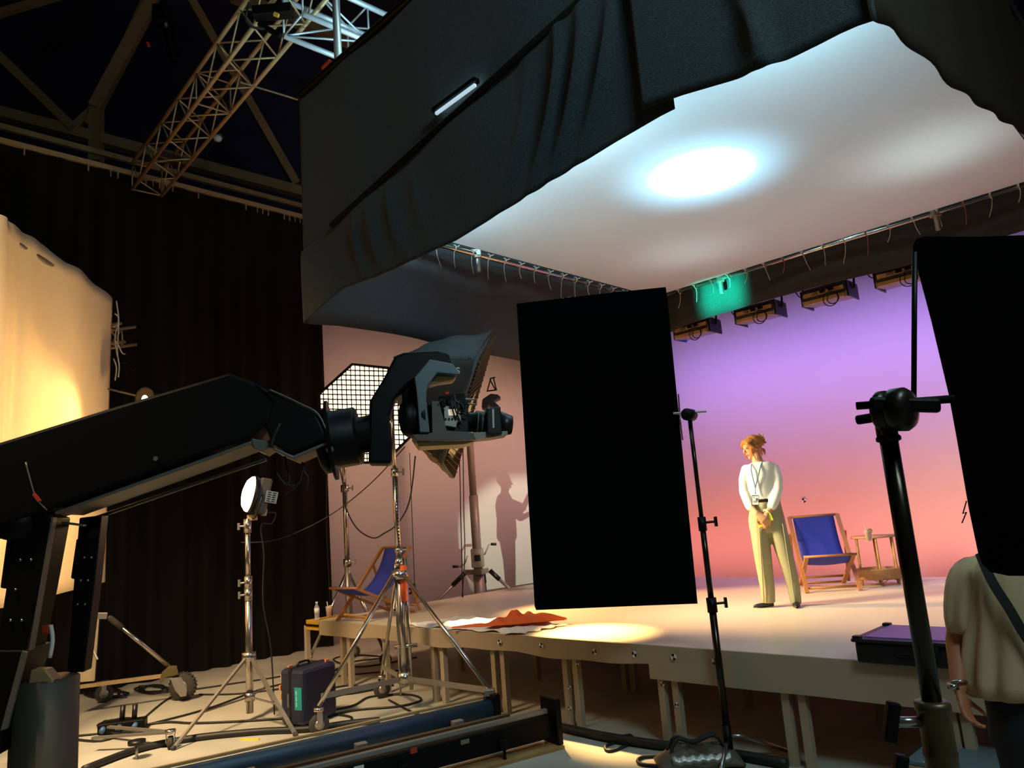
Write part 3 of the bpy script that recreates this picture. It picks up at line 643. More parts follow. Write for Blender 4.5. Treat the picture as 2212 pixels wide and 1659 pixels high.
b = MB(); sp = [PP(2116, 1190, -.13), PP(2140, 1245, -.162), PP(2175, 1300, -.182), PP(2212, 1362, -.185), PP(2270, 1440, -.17)]
sp = crom(sp, 5)
for i in range(len(sp) - 1):
    b.bar(sp[i], sp[i + 1], .006, .035, up=pn.cross(sp[i + 1] - sp[i]))
b.build('shoulder_strap', STRAP, pr_)
b = MB(); b.torus(wr + ZU * .02, .031, .006, PP(2098, 1548, -.15) - wr, 18, 6); b.box(PP(2060, 1466, -.14), (.03, .03, .02)); b.build('wristwatch', CHR, pr_, True)

# ================================================================ WOMAN ON STAGE
WP = Vector((2.44, 7.60, ZS)); wf = facing(WP); wn = wf.n; wx = Vector((wn.y, -wn.x, 0))
def Q(x, y, o=0): return wf(x, y) + wn * o
wm = thing('person', 'woman in cream top and wide olive trousers standing on the stage looking down', 'person', WP)
PXM = 7.62 / FPX
def ring(y, xl, xr, dep, o=0, n=24):
    a, c = Q(xl, y, o), Q(xr, y, o); return ell((a + c) / 2, (c - a).length / 2, dep, n, wx, wn)
# skin: head, neck, forearms, hands, ankles -- one mesh
b = MB()
hc_ = Q(1624, 965); HR = Matrix((wx, wn, ZU)).transposed()
face = (wx * -.80 - wn * .52 - ZU * .28).normalized()
side = face.cross(ZU).normalized(); fup = side.cross(face).normalized()
FR = Matrix((side, face, fup)).transposed()
b.ball(hc_ + ZU * .012 - face * .012, (.073, .092, .098), 20, 14, FR)          # skull
b.loft([[hc_ + face * (.02) + fup * z + side * rx * math.cos(t) + face * ry * math.sin(t) for t in (2 * PI * i / 18 for i in range(18))] for z, rx, ry in ((.05, .062, .060), (.0, .064, .068), (-.05, .056, .066), (-.085, .040, .060), (-.108, .020, .045))])
b.chain([hc_ + face * .086 + fup * .012, hc_ + face * .103 - fup * .022], [.008, .013], 8, 2)    # nose
b.ball(hc_ + face * .083 - fup * .056, (.022, .012, .006), 10, 6, FR); b.ball(hc_ + face * .082 - fup * .066, (.018, .011, .006), 10, 6, FR)
b.ball(hc_ + face * .072 - fup * .098, (.018, .014, .013), 10, 6, FR)
for sx in (-1, 1):
    b.ball(hc_ + side * .072 * sx - fup * .012 - face * .008, (.010, .020, .030), 10, 8, FR)
    b.ball(hc_ + face * .070 + side * .032 * sx + fup * .022, (.020, .012, .006), 10, 6, FR)
b.chain([Q(1630, 975), Q(1639, 1004, .0)], [.048, .056], 14, 3)
b.chain([Q(1632, 1005, .01), Q(1652, 1005, .01)], [.045, .045], 12, 3)
b.chain([Q(1613, 1018), Q(1607, 1060, -.03), Q(1621, 1094, -.115), Q(1635, 1108, -.172)], [.034, .032, .032, .026], 12, 4)
b.chain([Q(1672, 1018), Q(1679, 1058, -.04), Q(1666, 1095, -.115), Q(1656, 1110, -.15)], [.034, .033, .033, .025], 12, 4)
hand(b, Q(1635, 1109, -.178), (wx * .72 - ZU * .80 - wn * .08), (wn * .7 - wx * .1), 1.0, .45, 1)
hand(b, Q(1655, 1112, -.165), (-wx * .45 - ZU * 1.0 - wn * .0), (wn * .9), .95, .5, -1)
b.chain([Q(1662, 1285), Q(1662, 1303)], [.036, .032], 10, 2); b.chain([Q(1720, 1285), Q(1721, 1306)], [.036, .032], 10, 2)
b.chain([Q(1661, 1303), Q(1640, 1308, -.03)], [.034, .022], 10, 3); b.chain([Q(1721, 1306), Q(1719, 1312, -.12)], [.034, .022], 10, 3)
b.chain([Q(1640, 1002), Q(1645, 1040), Q(1652, 1085), Q(1655, 1115)], [.055, .07, .07, .06], 12, 3)
for pts in (((1614, 1020), (1640, 1020)), ((1672, 1020), (1640, 1020)), ((1655, 1115), (1640, 1150), (1650, 1220), (1661, 1290)), ((1655, 1115), (1680, 1150), (1702, 1220), (1720, 1290))): b.chain([Q(*p) for p in pts], [.034, .04, .04, .036][:len(pts)], 10, 3)
bo = b.build('body', SKIN, wm); remesh(bo, .0055, 3)
for sx in (-1, 1):
    b = MB(); b.ball(hc_ + face * .0815 + side * .031 * sx + fup * .006, (.014, .006, .005), 10, 6, FR); b.build('eye', mat('dark_eye', '#2a1a10', .3), bo, True)
    b = MB(); b.tube([hc_ + face * .082 + side * (.031 + q) * sx + fup * (.026 - abs(q) * .3) for q in (-.018, 0, .018)], .0035, 6); b.build('eyebrow', HAIR, bo)
b = MB(); b.ball(hc_ + face * .0865 - fup * .060, (.019, .009, .007), 10, 6, FR); b.build('lips', mat('lips', '#b04a3a', .4), bo, True)
# trousers
b = MB()
b.loft([ring(y, l, r, d) for y, l, r, d in ((1078, 1624, 1684, .105), (1092, 1620, 1688, .12), (1118, 1616, 1694, .13), (1140, 1618, 1698, .125), (1150, 1624, 1696, .10))])
b.loft([ring(y, l, r, d, o) for y, l, r, d, o in ((1110, 1617, 1660, .11, 0), (1150, 1621, 1662, .115, -.01), (1190, 1627, 1666, .10, -.02), (1230, 1634, 1670, .095, -.01), (1270, 1642, 1674, .085, 0), (1302, 1646, 1675, .08, 0))])
b.loft([ring(y, l, r, d, o) for y, l, r, d, o in ((1110, 1650, 1693, .11, 0), (1150, 1661, 1702, .115, 0), (1190, 1674, 1712, .10, -.02), (1230, 1689, 1721, .095, -.02), (1270, 1701, 1729, .085, 0), (1304, 1707, 1732, .08, 0))])
tr_ = b.build('trousers', OLIV, wm); remesh(tr_, .011, 5)
b = MB()
for x0, x1 in ((1640, 1650), (1690, 1717)):
    pts = crom([Q(x0, 1130, -.135), Q(x0 + (x1 - x0) * .35, 1190, -.128), Q(x0 + (x1 - x0) * .7, 1245, -.108), Q(x1, 1298, -.085)], 6); b.tube(pts, .006, 6)
b.build('crease', OLIV, tr_, True)
b = MB(); b.loft([ring(y, l, r, d) for y, l, r, d in ((1074, 1622, 1684, .104), (1084, 1620, 1687, .116))]); b.build('waistband', SHOE, tr_, True)
# blouse
b = MB()
b.loft([ring(y, l, r, d) for y, l, r, d in ((998, 1623, 1662, .07), (1004, 1612, 1674, .088), (1014, 1608, 1678, .095), (1035, 1612, 1674, .11), (1060, 1616, 1672, .112), (1079, 1617, 1677, .115))])
b.chain([Q(1612, 1014), Q(1606, 1035, -.01), Q(1607, 1062, -.03), Q(1615, 1082, -.08), Q(1621, 1094, -.11)], [.050, .047, .046, .046, .046], 16, 4)
b.chain([Q(1672, 1012), Q(1679, 1035, -.01), Q(1679, 1060, -.04), Q(1672, 1082, -.09), Q(1667, 1092, -.115)], [.054, .053, .053, .052, .050], 16, 4)
bl = b.build('blouse', CREAM, wm); remesh(bl, .010, 5)
# lanyard and badge
b = MB()
for pts in ([(1624, 1003, -.07), (1623, 1015, -.112), (1627, 1035, -.126), (1632, 1054, -.13)], [(1648, 996, -.05), (1644, 1005, -.09), (1639, 1025, -.125), (1634, 1045, -.13), (1632, 1054, -.13)]):
    b.tube([Q(*p) for p in pts], .006, 6, 4)
b.tube([Q(1632, 1054, -.13), Q(1632, 1068, -.14)], .005, 6); la = b.build('lanyard', mat('grey_blue_ribbon', '#5d7896', .7), wm, True)
b = MB(); b.prism([Q(x, y, -.165) for x, y in ((1625, 1070), (1640, 1070), (1639.5, 1091), (1625, 1091))], wn * .004); bg = b.build('badge', SHOE, wm)
b = MB(); b.prism([Q(x, y, -.167) for x, y in ((1626, 1072), (1639, 1071.5), (1638.5, 1090), (1626, 1090))], wn * .002); b.build('badge_card', WHT, bg)
for q in ((1633, 1076, 1637.5, 1081.5), (1627.5, 1082, 1637, 1083.5), (1627.5, 1085, 1635, 1086), (1628, 1074, 1630, 1076)):
    b = MB(); b.prism([Q(x, y, -.169) for x, y in ((q[0], q[1]), (q[2], q[1]), (q[2], q[3]), (q[0], q[3]))], wn * .001); b.build('badge_print', mat('badge_ink', '#6b5a5a', .6), bg)
# hair
b = MB()
b.ball(hc_ + fup * .026 - face * .034, (.085, .088, .090), 20, 14, FR)
b.ball(hc_ + fup * .062 + face * .022, (.078, .064, .040), 16, 10, FR)
for sx in (-1, 1):
    b.chain([hc_ + fup * .075 + face * .060 + side * .012 * sx, hc_ + fup * .045 + face * .066 + side * .050 * sx, hc_ + fup * .0 + face * .040 + side * .076 * sx, hc_ - fup * .03 - face * .01 + side * .078 * sx], [.020, .022, .018, .014], 10, 3)
    b.tube([hc_ + fup * .02 + face * .055 + side * .068 * sx, hc_ - fup * .05 + face * .065 + side * .070 * sx, hc_ - fup * .11 + face * .05 + side * .064 * sx, hc_ - fup * .145 + face * .055 + side * .06 * sx], [.009, .008, .006, .003], 6, 3)
bc = hc_ - face * .115 + fup * .030
b.ball(bc, (.055, .05, .055), 14, 10, FR); b.ball(bc + fup * .03 - face * .005, (.035, .032, .03), 12, 8, FR); b.ball(bc - fup * .03 - face * .012 + side * .015, (.03, .03, .03), 12, 8, FR)
random.seed(3)
for k in range(14):
    a_ = random.uniform(0, 2 * PI); s0 = bc + (fup * math.cos(a_) + side * math.sin(a_)) * .04
    b.tube([s0, s0 + (fup * math.cos(a_) + side * math.sin(a_)) * .025 - face * .02, s0 + (fup * math.cos(a_ + .6) + side * math.sin(a_)) * .04 - face * random.uniform(.0, .04)], [.007, .005, .0025], 5, 3)
for k in range(8):
    s0 = hc_ - face * .09 + side * random.uniform(-.05, .05) - fup * .05; b.tube([s0, s0 - fup * .04 - face * .01, s0 - fup * random.uniform(.07, .11) - face * random.uniform(-.01, .02)], [.008, .006, .0025], 5, 3)
ho = b.build('hair', HAIR, wm); remesh(ho, .006, 2)
# shoes
b = MB(); b.loft([[Q(x, yy, o) for x, yy, o in pts] for pts in ()]) if False else None
def shoe(heel, toe, wd):
    b = MB(); heel = Vector(heel); toe = Vector(toe); d = (toe - heel); d.z = 0; L = d.length; d.normalize(); w = Vector((-d.y, d.x, 0)); rg = []
    for t, hw, h in ((0, .5, .055), (.12, .9, .06), (.35, .8, .045), (.6, 1.0, .040), (.8, .8, .035), (.95, .35, .026), (1.0, .08, .02)):
        c = heel + d * L * t; rg.append([c + w * wd * hw * math.cos(a) + ZU * (h * .5 + .004 + h * .5 * math.sin(a)) for a in (2 * PI * i / 14 for i in range(14))])
    b.loft(rg); return b.build('shoe', SHOE, wm, True)
def fz(p): p = Vector(p); p.z = ZS; return p
shoe(fz(Q(1671, 1306)), fz(Q(1628, 1312, -.05)), .036); shoe(fz(Q(1721, 1306, .05)), fz(Q(1720, 1315, -.20)), .038)
b = MB(); b.torus(Q(1656, 1106, -.142), .030, .009, Q(1656, 1110, -.15) - Q(1664, 1098, -.11), 18, 8); b.build('bracelet', mat('cream_bracelet', '#e9e2a8', .4), wm, True)
b = MB(); ph = [Q(x, y, o) for x, y, o in ((1634, 1123, -.163), (1664, 1107.5, -.168), (1671, 1122, -.168), (1641, 1139, -.163))]; b.prism(ph, wn * .010)
tag(b.build('phone', mat('yellow_phone_case', '#dfe02a', .4, var=.05), bevel=.003), 'bright yellow phone in the hands of the woman on stage', 'phone')

# ================================================================ DECKCHAIRS
def deckchair(label, loc, fwd):
    t = thing('deckchair', label, 'deckchair', (0, 0, 0), 'blue canvas deckchairs'); w = .29
    def P(x, y, z): return Vector((x, y, z))
    for s in (-1, 1):
        b = MB(); b.bar(P(s * w, .36, .0), P(s * w, -.42, .86), .03, .045, (1, 0, 0)); b.build('back_rail', WOOD, t)
        b = MB(); b.bar(P(s * (w - .035), .46, .42), P(s * (w - .035), -.46, .02), .03, .045, (1, 0, 0)); b.build('seat_rail', WOOD, t)
        b = MB(); b.bar(P(s * (w + .033), -.26, .66), P(s * (w + .033), -.50, .03), .022, .035, (1, 0, 0)); b.build('prop_rail', WOOD, t)
    for nm, p, q in (('top_bar', (-w, -.42, .86), (w, -.42, .86)), ('front_bar', (-w, .46, .42), (w, .46, .42)), ('rear_foot_bar', (-w, -.46, .03), (w, -.46, .03)), ('front_foot_bar', (-w, .30, .05), (w, .30, .05)), ('prop_bar', (-w - .03, -.47, .1), (w + .03, -.47, .1))):
        b = MB(); b.cyl(p, q, .015, n=10); b.build(nm, WOOD, t, True)
    pr2 = crom([P(0, -.43, .875), P(0, -.33, .64), P(0, -.16, .42), P(0, .06, .31), P(0, .28, .34), P(0, .465, .435)], 6)
    b = MB(); n = len(pr2) - 1; b.grid(n, 6, lambda s, q: pr2[round(s * n)] + Vector(((q - .5) * .49, 0, -.02 * math.sin(PI * q) * math.sin(PI * s)))); b.build('canvas_sling', BLUE, t, True, thick=.006)
    t.scale = (.93, .93, .93); t.location = loc; t.rotation_euler = (0, 0, math.atan2(-fwd[0], fwd[1])); return t
deckchair('blue deckchair beside the woman on stage, facing the camera', (3.36, 8.72, ZS), (-.22, -.97))
deckchair('blue deckchair at far left corner of the stage behind chrome stand', onz(808, 1334, ZS), (-.66, -.75))

# ================================================================ SIDE TABLE, DRINKS, BOTTLE
tc_ = onz(1903, 1262, ZS); 
ta_ = thing('side_table', 'small rattan side table with slim legs beside the deckchair', 'side table', tc_)
TW = .235
def half(r, z, n=20): return [tc_ + wx * r * math.cos(a) + wn * r * .8 * math.sin(a) + ZU * z for a in (2 * PI * i / n for i in range(n))]
b = MB(); b.loft([half(TW, .515), half(TW + .01, .525), half(TW, .54)]); b.build('top', RATT, ta_, True)
for a in (.5, 1.5, 2.6, 3.6, 4.7, 5.7):
    d = wx * math.cos(a) * (TW - .02) + wn * math.sin(a) * (TW - .02) * .8; b = MB(); b.cyl(tc_ + d + ZU * .0, tc_ + d * .97 + ZU * .52, .012, n=8); b.build('leg', RATT, ta_, True)
b = MB(); b.loft([half(TW - .015, .06), half(TW, .08), half(TW, .165), half(TW + .008, .17), half(TW + .008, .18), half(TW - .03, .18), half(TW - .035, .08)]); b.build('basket_shelf', RATT, ta_, True)
for k in range(6):
    a0 = (.5, 1.5, 2.6, 3.6, 4.7, 5.7)[k]; a1 = (1.5, 2.6, 3.6, 4.7, 5.7, 6.78)[k]
    b = MB(); b.tube([tc_ + wx * math.cos(a) * (TW - .02) + wn * math.sin(a) * (TW - .02) * .8 + ZU * (.02 + .05 * math.sin(PI * (a - a0) / (a1 - a0))) for a in (a0 + (a1 - a0) * i / 8 for i in range(9))], .005, 6); b.build('arch_trim', RATT, ta_, True)
def drink(label, p, sc=1.0, straw=True):
    t = thing('cocktail_glass', label, 'drink', p, 'iced drinks in glasses')
    b = MB(); b.lathe(p, [(.022 * sc, 0), (.026 * sc, .005), (.036 * sc, .10 * sc), (.038 * sc, .115 * sc), (.035 * sc, .115 * sc), (.033 * sc, .1 * sc), (.022 * sc, .012)], 18); b.build('glass', GLASS, t, True)
    b = MB(); b.lathe(p, [(.021 * sc, .012), (.032 * sc, .095 * sc), (.001, .096 * sc)], 16); b.build('liquid', AMBER, t, True)
    for k in range(3):
        b = MB(); b.ball(p + Vector((.012 * (k - 1), .004 * k, (.05 + .02 * k) * sc)), (.012, .004, .018)); b.build('mint_leaf', mat('mint', '#4f6f1e', .6), t, True)
    b = MB(); b.lathe(p + wx * .02 + ZU * .105 * sc, [(.001, -.004), (.024, -.003), (.024, .003), (.001, .004)], 16, wn); b.build('citrus_slice', mat('citrus', '#e8b04a', .5), t, True)
    b = MB(); b.cyl(p + ZU * .05, p + Vector((-.022, 0, .165 * sc)), .005, n=8); b.build('straw', WHT, t, True)
    return t
tp = onz(1878, 1170, ZS + .54)
drink('iced amber drink with a straw on the rattan side table', tp, 1.0)
drink('amber drink with orange garnish at the far left stage corner', onz(711, 1333, ZS), 1.15)
pbt = onz(685, 1339, ZS)
bt = thing('water_bottle', 'clear plastic water bottle on the yellow edged stage corner', 'bottle', pbt)
b = MB(); b.lathe(pbt, [(.026, 0), (.031, .006), (.031, .05), (.028, .06), (.031, .07), (.031, .15), (.012, .185), (.012, .2)], 16); b.build('body', GLASS, bt, True)
b = MB(); b.cyl(pbt + ZU * .195, pbt + ZU * .215, .014, n=12); b.build('cap', WHT, bt, True)
b = MB(); b.lathe(pbt, [(.032, .08), (.032, .14)], 16); b.build('paper_label', WHT, bt, True)

# ================================================================ CLOTHS ON STAGE, EQUIPMENT CASE
random.seed(11)
cw = [onz(x, y, ZS + .004) for x, y in ((868, 1355), (985, 1340), (1225, 1345), (1205, 1358), (1120, 1372), (985, 1364))]
q00, q10, q11, q01 = onz(870, 1352, ZS), onz(1120, 1372, ZS), onz(1225, 1352, ZS), onz(1010, 1334, ZS)
b = MB(); b.grid(44, 26, lambda s, t: q00.lerp(q10, s).lerp(q01.lerp(q11, s), t) + ZU * (.012 + .010 * math.sin(s * 23 + t * 9) * math.sin(t * 17 + s * 5) + .008 * math.sin(s * 41)) + VV * .03 * math.sin(t * 21) * (1 if s > .95 or s < .05 else 0) + UU * .03 * math.sin(s * 25) * (1 if t < .05 or t > .95 else 0))
tag(b.build('white_cloth', WHCL, smooth=True, thick=.004), 'white cloth spread flat on the stage under the orange garment', 'cloth')
def og(s, t):
    a = onz(985, 1358, ZS + .02).lerp(onz(1222, 1344, ZS + .02), s); w = (.10 + .30 * math.sin(PI * min(1, s * 1.05)) ** .8) * (1 - .65 * max(0, s - .6) / .4)
    h = .02 + .07 * g(s, .5, .13) * math.sin(PI * t) + .075 * g(s, .78, .2) * math.sin(PI * t) + .035 * math.sin(PI * t) * g(s, .2, .2)
    h += (.03 * math.sin(s * 45 + t * 8) + .02 * math.sin(t * 22 + s * 12)) * g(s, .5, .17) * math.sin(PI * t)
    k = min(1, max(0, (.46 - s) / .12)); w *= 1 - .62 * k; h = h * (1 - .3 * k)
    return a + UU * ((t - .35) * w - .05 * k) + ZU * h
b = MB(); b.grid(70, 24, og); tag(b.build('orange_garment', ORNG, smooth=True, thick=.004), 'crumpled orange garment lying on the white cloth', 'garment')
ck = onz(1850, 1432, ZS); ckp = [onz(1850, 1432, ZS), onz(2085, 1450, ZS)]
dv_ = (ckp[1] - ckp[0]).normalized(); du_ = Vector((-dv_.y, dv_.x, 0)); cL = (ckp[1] - ckp[0]).length; cH = plane(ck, du_)(1850, 1378).z - ZS
ec = thing('equipment_case', 'black equipment case with purple lid on the stage edge', 'case', ck)
Mx = Matrix((dv_, du_, ZU)).transposed()
cc = ck + dv_ * cL / 2 + du_ * .28
b = MB(); b.box(cc + ZU * (cH * .42), (cL, .54, cH * .84), Mx); b.build('body', PLAST, ec, bevel=.015)
b = MB(); b.box(cc + ZU * (cH * .90), (cL + .03, .58, cH * .16), Mx); lid = b.build('lid', PLAST, ec, bevel=.012)
b = MB(); b.box(cc + ZU * (cH * .985), (cL - .10, .46, .012), Mx); b.build('purple_panel', PURP, lid, bevel=.004)
b = MB(); b.box(cc + ZU * (cH * .985 + .0065) + du_ * .02, (cL * .35, .02, .001), Mx); b.build('faint_lettering_strip', mat('pale_purple_ink', '#a184c4', .5), lid)
for sx in (-1, 1):
    for sy in (-1, 1):
        b = MB(); b.box(cc + ZU * (cH * .98) + dv_ * sx * (cL / 2 - .02) + du_ * sy * .26, (.05, .05, .03), Mx); b.build('corner_block', PLAST, lid, bevel=.006)
b = MB(); b.tube([cc - du_ * .275 + dv_ * x + ZU * z for x, z in ((-.06, cH * .5), (-.055, cH * .35), (.055, cH * .35), (.06, cH * .5))], .008, 6, 3); b.build('handle', RIG, ec, True)
b = MB(); b.box(cc - du_ * .28 + dv_ * .16 + ZU * cH * .7, (.05, .02, .06), Mx); b.build('latch', PLAST, ec, bevel=.004)

# ================================================================ MOTION CONTROL RAILS
ra, rb2 = onz(1180, 1530, .28), onz(640, 1659, .28); rd = (ra - rb2); rd.z = 0; rd.normalize(); rs = Vector((-rd.y, rd.x, 0))
ra = Vector((ra.x, ra.y, 0)); tq = onz(1070, 1500, .28); tq = Vector((tq.x, tq.y, 0)); gap = (tq - ra).dot(rs)
tk = thing('camera_track', 'black steel camera track with a large round tube crossing the foreground floor', 'camera track', ra)
LEN = 5.2
def rail_p(l, sd, z): return ra - rd * l + rs * sd + ZU * z
b = MB(); b.bar(rail_p(0, 0, .15), rail_p(LEN, 0, .15), .09, .16); b.build('front_beam', RIG, tk, bevel=.006)
b = MB(); b.bar(rail_p(0, 0, .262), rail_p(LEN, 0, .262), .035, .035); b.build('front_rail', ALU, tk, bevel=.004)
TUB = mat('cool_lit_steel_tube', '#2f4658', .34, .35, var=.2, vs=6)  # blue base colour stands in for cool light on the tube
b = MB(); b.cyl(rail_p(.1, gap, .17), rail_p(LEN, gap, .17), .085, n=24); b.build('round_tube', TUB, tk, True)
b = MB(); b.bar(rail_p(.1, gap + .06, .262), rail_p(LEN, gap + .06, .262), .03, .02); b.build('rear_rail', TRUSS, tk)
b = MB(); b.bar(rail_p(-.15 + .3, gap * .45, .19), rail_p(LEN, gap * .45, .19), .05, .05); b.build('centre_rail', mat('brown_steel', '#5b4631', .5, .3), tk)
b = MB(); b.box(rail_p(-.04, 0, .19), (.05, .22, .34), Matrix((rd, rs, ZU)).transposed()); b.build('end_plate', RIG, tk, bevel=.008)
b = MB(); b.box(rail_p(.07, gap, .19), (.06, .2, .22), Matrix((rd, rs, ZU)).transposed()); b.build('end_plate', RIG, tk, bevel=.008)
RM = Matrix((rd, rs, ZU)).transposed()
for k in range(6):
    l = .45 + k * .8
    b = MB(); b.bar(rail_p(l, .03, .1), rail_p(l, gap, .1), .06, .05); b.build('cross_member', RIG, tk)
    b = MB(); b.box(rail_p(l + .1, gap * .62, .17), (.09, .06, .1), RM); b.build('block', ALU, tk, bevel=.006)
    b = MB(); b.cyl(rail_p(l, -.085, 0), rail_p(l, -.085, .02), .035, n=14); b.cyl(rail_p(l, -.085, .02), rail_p(l, -.085, .15), .012, n=10); b.cyl(rail_p(l, -.085, .09), rail_p(l, -.085, .12), .028, n=6); ft = b.build('levelling_foot', RIG, tk)
    b = MB(); b.box(rail_p(l, -.065, .13), (.07, .05, .06), RM); b.build('foot_bracket', RIG, tk, bevel=.005)
    b = MB(); b.box(rail_p(l + .3, -.047, .2), (.07, .004, .03), RM); b.build('label_plate', WHT if k % 2 else ALU, tk)
for l, mm in ((1.15, RED), (1.95, mat('orange_tape', '#e05a30', .6))):
    b = MB(); b.box(rail_p(l, -.047, .225), (.05, .004, .035), RM); b.build('tape_mark', mm, tk)
TIMB = mat('plywood_shim', '#a07a48', .7, var=.2, vs=10)
b = MB(); b.bar(rail_p(-.05, -.03, .012), rail_p(LEN, -.03, .012), .22, .022); b.build('timber_shim', TIMB, tk)
b = MB(); b.bar(rail_p(.2, gap * .6, .012), rail_p(LEN, gap * .6, .012), .2, .022); b.build('timber_shim', TIMB, tk)

# ================================================================ MOTION CONTROL CRANE
cA, cB = Vector((-2.97, 4.55, 0)), Vector((-.42, 4.95, 0)); kp = through(cA, cB); kn = kp.n if kp.n.y > 0 else -kp.n; kx = (cB - cA).normalized()
def K(x, y, o=0): return kp(x, y) + kn * o
cr = thing('camera_crane', 'black motion control crane with thick angled arm reaching over the floor', 'camera crane', Vector((K(60, 1600).x, K(60, 1600).y, 0)))
def plate(name, pts, o0, th, m, parent, bev=.008):
    b = MB(); b.prism([K(x, y, o0) for x, y in pts], kn * th); return b.build(name, m, parent, bevel=bev)
arm = plate('arm', ((-160, 1028), (0, 974), (250, 896), (510, 818), (560, 836), (612, 866), (590, 920), (556, 952), (350, 1026), (138, 1103), (60, 1130), (-160, 1205)), -.2, .46, RIG, cr, .02)
plate('lit_underside', ((146, 1107), (350, 1033), (470, 990), (556, 958), (554, 966), (470, 998), (350, 1041), (146, 1113)), -.18, .40, RIGG, arm)  # lighter grey stands in for lamp light on the arm's underside
b = MB(); b.cyl(K(140, 1128, .25), K(560, 985, .25), .012, n=8); b.build('edge_tube', RIGG, arm, True)
b = MB(); b.cyl(K(359, 997, -.21), K(359, 997, -.2), .014, n=12); b.build('bolt', RIGG, arm)
fa = plate('forearm', ((556, 838), (612, 864), (690, 902), (716, 955), (640, 986), (600, 968), (585, 930), (600, 880)), -.21, .40, RIG, cr, .015)
plate('lit_underside', ((602, 972), (642, 990), (716, 959), (716, 965), (642, 998), (602, 980)), -.19, .36, RIGG, fa)  # light from below put into the plate's grey
plate('joint_plate', ((552, 952), (592, 960), (590, 972), (575, 982), (558, 975)), -.16, .3, RIGG, fa)
b = MB(); b.tube([K(618, 925, -.225), K(606, 950, -.23), K(598, 975, -.23)], .012, 8, 3); b.build('ribbed_hose', CABLE, fa, True)
b = MB(); b.tube([K(595, 855, -.225), K(625, 868, -.225), K(660, 885, -.225), K(696, 906, -.225), K(718, 955, -.225)], .006, 6, 4); b.build('cable', RIGG, fa, True)
for pts in ([(598, 985), (600, 1020), (618, 1045), (640, 1050)], [(618, 985), (622, 1010), (628, 1035), (620, 1052)], [(655, 1000), (660, 1020), (668, 1035), (664, 1060)], [(658, 1005), (650, 1040), (630, 1062), (615, 1068)]):
    b = MB(); b.tube([K(x, y, -.05) for x, y in pts], .008, 6, 5); b.build('dangling_cable', CABLE, fa, True)
# columns under the arm (tilted), bracket and pedestal
cl1 = plate('column', ((62, 1092), (138, 1118), (110, 1270), (82, 1400), (22, 1400), (42, 1270)), -.16, .26, RIG, cr)
cl2 = plate('column', ((150, 1118), (200, 1112), (186, 1250), (160, 1462), (122, 1462), (138, 1250)), .14, .12, RIG, cr)
plate('edge_strip', ((139, 1118), (143, 1118), (96, 1395), (92, 1395)), -.17, .05, RIGG, cl1, 0)
plate('side_box', ((42, 1160), (60, 1162), (42, 1268), (28, 1266)), -.15, .1, RIG, cl1); plate('side_box', ((143, 1165), (152, 1165), (142, 1255), (130, 1253)), .14, .1, RIG, cl2)
for pts, o, c_ in (([(74, 1207), (96, 1207), (64, 1269), (54, 1333), (77, 1333)], -.165, cl1), ([(162, 1206), (178, 1206), (154, 1257), (170, 1257), (147, 1310), (163, 1310)], .135, cl2)):
    for x, y in pts: b = MB(); b.ball(K(x, y, o), .009, 8, 6); b.build('rivet', CHR, c_, True)
b = MB(); b.cyl(K(60, 1130, -.19), K(60, 1130, .3), .10, n=20); b.build('pivot', RIG, cr, True)
b = MB(); b.cyl(K(172, 1150, .12), K(172, 1150, .27), .055, n=20); b.build('pivot', RIG, cr, True)
b = MB(); b.bar(K(140, 1129, -.02), K(186, 1135, -.02), .05, .012); b.build('pivot_plate', RIGG, cr)
plate('lower_bracket', ((14, 1395), (88, 1395), (72, 1440), (40, 1560), (36, 1610), (-60, 1610), (-60, 1480), (8, 1470)), -.18, .34, RIG, cr)
plate('web_plate', ((82, 1395), (92, 1398), (52, 1555), (38, 1560)), -.19, .02, RIGG, cr, 0)
pc = K(88, 1560, .05); PG = mat('dark_grey_pedestal', '#4a4438', .55, .2, var=.15)
b = MB(); zt_, zb_ = K(100, 1470).z, .30
b.lathe(Vector((pc.x, pc.y, 0)), [(.19, zb_), (.20, zb_ + .02), (.185, zb_ + .04), (.175, zb_ + .06), (.175, zt_), (.16, zt_ + .01)], 28); pd = b.build('pedestal', PG, cr, True)
plate('pedestal_cap', ((84, 1440), (115, 1440), (130, 1458), (130, 1468), (112, 1478), (78, 1474)), -.1, .1, TRUSS, pd)
b = MB(); b.box(Vector((pc.x, pc.y, .29)), (.7, .62, .04), RM); bs_ = b.build('base_plate', RIG, cr, bevel=.01)
for dl in (-.28, .28):
    for ds in (-.27, .27):
        b = MB(); b.cyl(Vector((pc.x, pc.y, .25)) + rd * dl + rs * ds - rs * .02, Vector((pc.x, pc.y, .25)) + rd * dl + rs * ds + rs * .02, .045, n=16); b.build('bogie_wheel', RUB, bs_, True)
b = MB(); b.tube([K(118, 1348, -.05), K(122, 1380, -.05), K(116, 1418, -.05)], .012, 6, 3); b.build('white_cable', WHT, cr, True)
b = MB(); b.box(K(106, 1358, -.03), (.05, .04, .05)); b.build('red_stop_button', RED, cr, bevel=.01)
b = MB(); b.tube([K(92, 1005, -.21), K(102, 1040, -.215), K(115, 1080, -.215), K(136, 1104, -.21)], .005, 6, 3); b.build('wire', RIGG, arm, True)
b = MB(); b.bar(K(110, 1070, -.215), K(122, 1086, -.215), .02, .015); b.build('red_tag', RED, arm)
